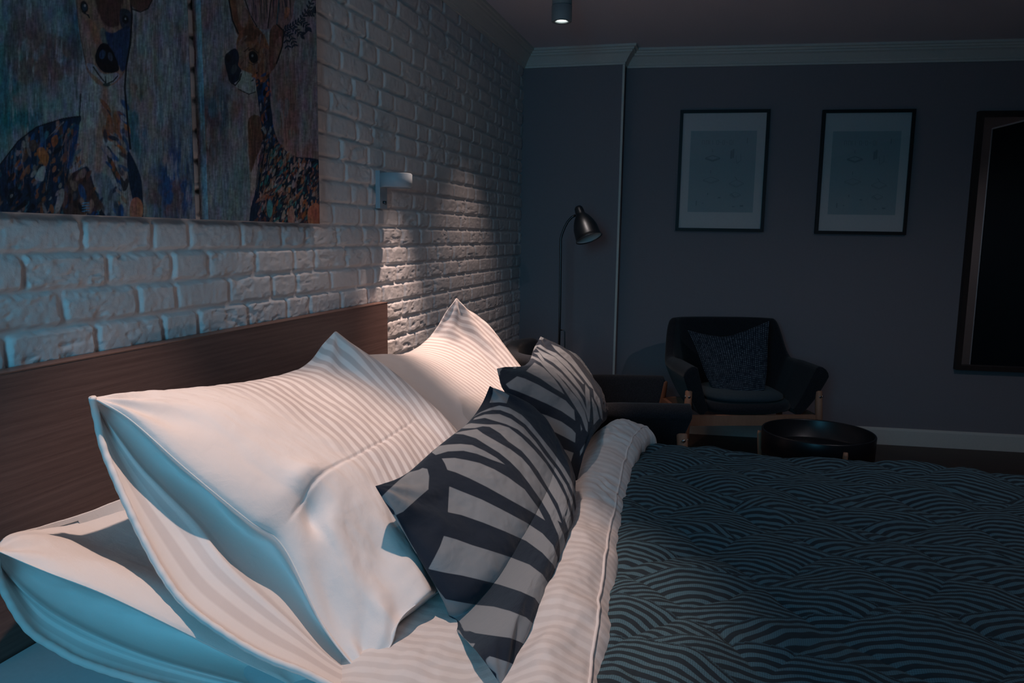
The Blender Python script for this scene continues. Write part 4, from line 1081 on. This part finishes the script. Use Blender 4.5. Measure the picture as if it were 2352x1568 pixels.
def printed(name, top, left, right, bottom, hf, hb, polys, label, seed, folds, pinch=.45, m=None, cat='cushion', n=300, grp=None, lean=0.0):
    top = pw(top); left = pw(left); right = pw(right); bottom = pw(bottom)
    S, U, V = coons(top, bottom, left, right, n, n)
    N = normals(S)
    f = hf*puff(U, V, pinch)*(.85+.5*lean*V)+folds(U, V)*puff(U, V, .15)
    if lean: N = N+np.array([1.0, 0, -.25])*lean*sstep(0, .5, V)[..., None]; N /= np.linalg.norm(N, axis=-1, keepdims=True)
    A = S+N*f[..., None]; B = S-N*(hb*puff(U, V, pinch)+.5*folds(V, U)*puff(U, V, .15))[..., None]
    V_, Q = shell(A, B)
    me = raw_mesh(name, V_, Q)
    if polys is not None:
        px, py = proj(V_); sd = np.full(len(V_), -30.0)
        for q in polys: sd = np.maximum(sd, poly_sd(px, py, q))
        attr(me, 'sd', sd)
    attr(me, 'cu', np.concatenate([U.ravel()]*2)); attr(me, 'cv', np.concatenate([V.ravel()]*2))
    o = link(name, me, m or M_ZEB); tag(o, label, cat, grp)
    return o, A, S
def foldsD(U, V):
    f = corner_folds(U, V, .005, 3, 22)+.010*fbm(U*5, V*5, 67, 3)*2+.0028*fbm(U*20, V*20, 61, 3)*2
    return f+.006*np.sin(V*30+U*9+3*fbm(U*4, V*4, 3))*np.exp(-(U/.14)**2)
oD, AD, SD = printed('printed_cushion',
    top=[(862, 1116, .69), (925, 1094, .695), (1000, 1030, .715), (1070, 975, .735), (1105, 930, .745), (1125, 886, .76)],
    left=[(862, 1116, .69), (908, 1185, .735), (945, 1240, .77), (1023, 1375, .865), (1045, 1430, .885), ZP(1100, 1500, .60), ZP(1155, 1580, .57)],
    right=[(1125, 886, .76), (.86, 2.30, .83), (.96, 2.25, .70), (1.0, 2.14, .57)],
    bottom=[ZP(1155, 1580, .57), (1.04, 1.70, .565), (1.0, 2.14, .57)],
    hf=.10, hb=.06, lean=.8, polys=PD, label='black and white striped cushion, the nearer one, leaning on the big white pillow', seed=3, folds=foldsD, grp=None)
oE, AE, SE = printed('printed_cushion',
    top=[(1141, 846, .66), (1185, 852, .665), (1215, 830, .655), (1226, 802, .65), (1242, 772, .655)],
    left=[(1141, 846, .66), (1165, 900, .73), (1240, 985, .84), (1.0, 2.34, .60)],
    right=[(1242, 772, .655), (1300, 812, .72), (1352, 880, .83), (1383, 965, .945)],
    bottom=[(1.0, 2.34, .60), (1335, 1045, 1.0), (1352, 1000, .985), (1383, 965, .945)],
    hf=.09, hb=.05, lean=.8, polys=PE, label='black and white striped cushion, the farther one, behind its twin', seed=5, folds=foldsD)
# small grey tufted cushion behind the far striped cushion
def foldsG(U, V): return .004*fbm(U*40, V*40, 3, 3)*2
printed('tufted_cushion',
    top=[(1296, 800, .70), (1320, 815, .73), (1338, 840, .75)],
    left=[(1296, 800, .70), (.80, 3.1, .72), (.86, 3.05, .60)],
    right=[(1338, 840, .75), (1362, 880, .83), (1373, 915, .90)],
    bottom=[(.86, 3.05, .60), (.93, 3.05, .60), (1373, 915, .90)],
    hf=.035, hb=.045, polys=None, label='small grey tufted cushion peeping out behind the farther striped cushion', seed=6, folds=foldsG, m=M_TUFT, n=80)

# ------------------------------------------------------------------ armchairs
def armchair(cx, cy, rz, label, sc=1.0):
    """local: front is -y; shell of back and arms, padded seat, four legs, rails"""
    r = empty('armchair', (cx, cy, 0), rz)
    nt, nv = 120, 40
    t = np.linspace(-1, 1, nt)
    # plan curve of the shell: arms forward, rounded back
    def plan(t, ax, ayb, ayf):
        a = np.clip(np.abs(t), 0, 1); s = np.sign(t)
        th = np.clip(a/.66, 0, 1)*pi/2
        x = ax*np.sin(th)**.62*s; y = ayb*np.cos(th)**.62
        k = np.clip((a-.66)/.34, 0, 1); y = y-ayf*k
        return x, y
    xb, yb = plan(t, .27, .20, .27); xt, yt = plan(t, .385, .345, .33)
    at = np.abs(t)
    ztop = .600+(.835-.600)*np.clip(1-sstep(.36, .62, at), 0, 1)
    # the top line flares forward over the arms
    P = np.zeros((nt, nv, 3)); Q_ = np.zeros((nt, nv, 3))
    v = np.linspace(0, 1, nv)
    for j, vv in enumerate(v):
        k = vv**.75
        P[:, j, 0] = xb+(xt-xb)*k; P[:, j, 1] = yb+(yt-yb)*k+.03*np.sin(vv*pi)*(1-sstep(.3, .6, at)); P[:, j, 2] = .36+(ztop-.36)*vv
    # outward normal by plan direction -> thickness
    du = np.gradient(P, axis=0); dv = np.gradient(P, axis=1); nn = np.cross(du, dv); nn /= np.linalg.norm(nn, axis=-1, keepdims=True)+1e-9
    th = (.022+.014*sstep(.5, .75, at))[:, None]*(.75+.5*np.sin(v*pi/2))[None, :]
    O = P+nn*th[..., None]; I = P-nn*th[..., None]
    # round rim on top
    rim = []
    for a_ in np.linspace(0, pi, 7)[1:-1]:
        c = P[:, -1]; rim.append(c+(nn[:, -1]*cos(a_))*th[:, -1:]+np.array([0, 0, 1])*.9*th[:, -1:]*sin(a_))
    ringP = np.concatenate([O, np.stack(rim, 1), I[:, ::-1]], 1)
    V_ = ringP.reshape(-1, 3); n_, m_ = ringP.shape[:2]
    idx = np.arange(n_*m_).reshape(n_, m_)
    q = [gq(n_, m_)]
    bot = np.stack([idx[:-1, -1], idx[1:, -1], idx[1:, 0], idx[:-1, 0]], -1); q.append(bot)
    me = raw_mesh('shell', V_, np.concatenate(q))
    bm = bmesh.new(); bm.from_mesh(me)
    bm.verts.ensure_lookup_table()
    for row in (0, n_-1): 
        try: bm.faces.new([bm.verts[i] for i in (idx[row] if row else idx[row][::-1])])
        except ValueError: pass
    bmesh.ops.recalc_face_normals(bm, faces=bm.faces)
    # bucket below the seat
    me2 = bpy.data.meshes.new('shell'); bm.to_mesh(me2); bm.free()
    o = link('shell', me2, M_WOOL, r, True, world=False); bv = o.modifiers.new('b', 'BEVEL'); bv.width = .012; bv.segments = 3; bv.limit_method = 'ANGLE'; bv.angle_limit = radians(60)
    bm = bmesh.new(); K = 40; rings = []
    for (f, z) in ((0.02, .338), (.55, .340), (.85, .350), (1.0, .368), (1.02, .390), (.99, .41), (.9, .418), (0.02, .42)):
        rg = []
        for i in range(K):
            a_ = 2*pi*i/K; ca, sa = cos(a_), sin(a_)
            x = .285*math.copysign(abs(ca)**.7, ca); y = .27*math.copysign(abs(sa)**.7, sa)-.045
            rg.append(bm.verts.new((x*f, y*f, z)))
        rings.append(rg)
    for a_, b_ in zip(rings[:-1], rings[1:]):
        for i in range(K): bm.faces.new((a_[i], a_[(i+1) % K], b_[(i+1) % K], b_[i]))
    bm.faces.new(rings[0][::-1]); bm.faces.new(rings[-1]); bm_obj('seat_base', bm, M_WOOL, r, True, world=False)
    bm = bmesh.new(); rings = []
    for (f, z) in ((0.02, .422), (.9, .422), (.97, .435), (.96, .452), (.85, .466), (.5, .474), (0.02, .476)):
        rg = []
        for i in range(K):
            a_ = 2*pi*i/K; ca, sa = cos(a_), sin(a_)
            x = .25*math.copysign(abs(ca)**.7, ca); y = .245*math.copysign(abs(sa)**.7, sa)-.06
            rg.append(bm.verts.new((x*f, y*f, z)))
        rings.append(rg)
    for a_, b_ in zip(rings[:-1], rings[1:]):
        for i in range(K): bm.faces.new((a_[i], a_[(i+1) % K], b_[(i+1) % K], b_[i]))
    bm.faces.new(rings[0][::-1]); bm.faces.new(rings[-1]); bm_obj('seat', bm, M_SEAT, r, True, world=False)
    for sx in (-1, 1):
        for (y0, y1, zt) in ((-.30, -.33, .50), (.20, .27, .46)):
            bm = bmesh.new(); x0 = .385; x1 = .405
            add_tube(bm, [(sx*x0, y0, zt), (sx*x0, y0, zt-.006), (sx*(x0+.3*(x1-x0)), y0+(y1-y0)*.3, zt*.7), (sx*x1, y1, 0.0)], [.012, .020, .021, .013], 16)
            lg = bm_obj('leg', bm, M_BEECH, r, True, world=False)
            if y0 < 0:
                bm = bmesh.new(); add_tube(bm, [(sx*(x0+.018), y0-.004, zt-.035), (sx*(x0+.024), y0-.004, zt-.035)], .008, 14); add_tube(bm, [(sx*(x0+.002), y0-.018, zt-.035), (sx*(x0+.002), y0-.024, zt-.035)], .007, 14)
                bm_obj('bolt', bm, M_BOLT, lg, True, world=False)
    for (y0, z) in ((-.30, .325), (.21, .325)):
        bm = bmesh.new(); add_box(bm, (-.385, y0-.012, z-.030), (.385, y0+.012, z+.030)); bm_obj('rail', bm, M_BEECH, r, world=False, bevel=.003)
    for sx in (-1, 1):
        bm = bmesh.new(); add_box(bm, (sx*.385-.012, -.29, .300), (sx*.385+.012, .20, .350)); bm_obj('rail', bm, M_BEECH, r, world=False, bevel=.003)
    tag(r, label, 'armchair', 'charcoal armchairs with wooden legs')
    return r
armchair(1.50, 4.93, radians(20), 'charcoal wool armchair with wooden legs facing the viewer below the framed prints')
ch = armchair(.80, 3.90, radians(104), 'charcoal wool armchair standing side-on just beyond the far edge of the bed')
ch.scale = (1, 1.24, .94)
def foldsK(U, V): return .006*fbm(U*6, V*6, 93, 3)*2+.006*np.sin(V*26+3*np.cos((U-.5)*5))*sstep(.5, .8, V)*np.exp(-((U-.5)/.35)**2)
def K3(px, py, y): return tuple(ony(px, py, y))
printed('patterned_cushion',
    top=[K3(1578, 757, 5.00), K3(1620, 768, 4.98), K3(1665, 773, 4.96), K3(1710, 760, 4.97), K3(1768, 736, 4.99)],
    left=[K3(1578, 757, 5.00), K3(1598, 800, 4.94), K3(1620, 860, 4.86), K3(1640, 898, 4.80)],
    right=[K3(1768, 736, 4.99), K3(1764, 790, 4.95), K3(1762, 850, 4.88), K3(1756, 896, 4.81)],
    bottom=[K3(1640, 898, 4.80), K3(1690, 906, 4.77), K3(1756, 896, 4.81)],
    hf=.055, hb=.05, polys=None, label='dark blue cushion with small woven crosses on the armchair seat', seed=6, folds=foldsK, m=M_CROSS, n=120)

# ------------------------------------------------------------------ round tray table
c = ony(1878, 1005, 3.80); TXC, TYC = c[0], 3.80
TZ = .485
r = empty('tray_table', (TXC, TYC, 0))
R = .248
bm = bmesh.new(); add_lathe(bm, [(0, .375), (R-.01, .375), (R, .380), (R+.002, TZ-.004), (R, TZ), (R-.005, TZ), (R-.007, TZ-.005), (R-.008, .400), (R-.02, .394), (0, .394)], None, 96, cap=False)
bm_obj('tray', bm, M_BLACK, r, True, world=False).location = (0, 0, 0)
for k in range(3):
    a_ = radians(200+120*k+(-30)); bm = bmesh.new()
    add_tube(bm, [((R+.012)*cos(a_), (R+.012)*sin(a_), .455), ((R+.012)*cos(a_), (R+.012)*sin(a_), .44), ((R-.02)*cos(a_), (R-.02)*sin(a_), 0)], [.009, .011, .009], 12)
    bm_obj('leg', bm, M_BEECH, r, True, world=False)
bm = bmesh.new(); add_tube(bm, [((R-.05)*cos(k*pi/16), (R-.05)*sin(k*pi/16), .36) for k in range(33)], .007, 8); bm_obj('ring_frame', bm, M_BEECH, r, True, world=False)
tag(r, 'round black tray side table with raised rim beyond the bed', 'side table')

# wardrobe (stands to the right of the view, shows in the mirror)
wx = max(wt[0], 3.0)
r = empty('wardrobe', (wx+.06, wt[1]+.65, 0))
bm = bmesh.new(); add_box(bm, (wx, wt[1], .0), (ROOMX-.01, wt[1]+1.3, 2.34)); bm_obj('body', bm, M_WARD, r, bevel=.002)
bm = bmesh.new(); add_box(bm, (wx-.006, wt[1]-.010, .0), (wx+.012, wt[1]+.004, 2.345)); add_box(bm, (wx-.006, wt[1], 2.335), (wx+.012, wt[1]+1.3, 2.348)); bm_obj('lit_edge_strip', bm, M_WEDGE, r)  # pale strips put the light on the wardrobe edges into the colour
tag(r, 'tall dark wardrobe whose edge shows reflected in the mirror', 'wardrobe')
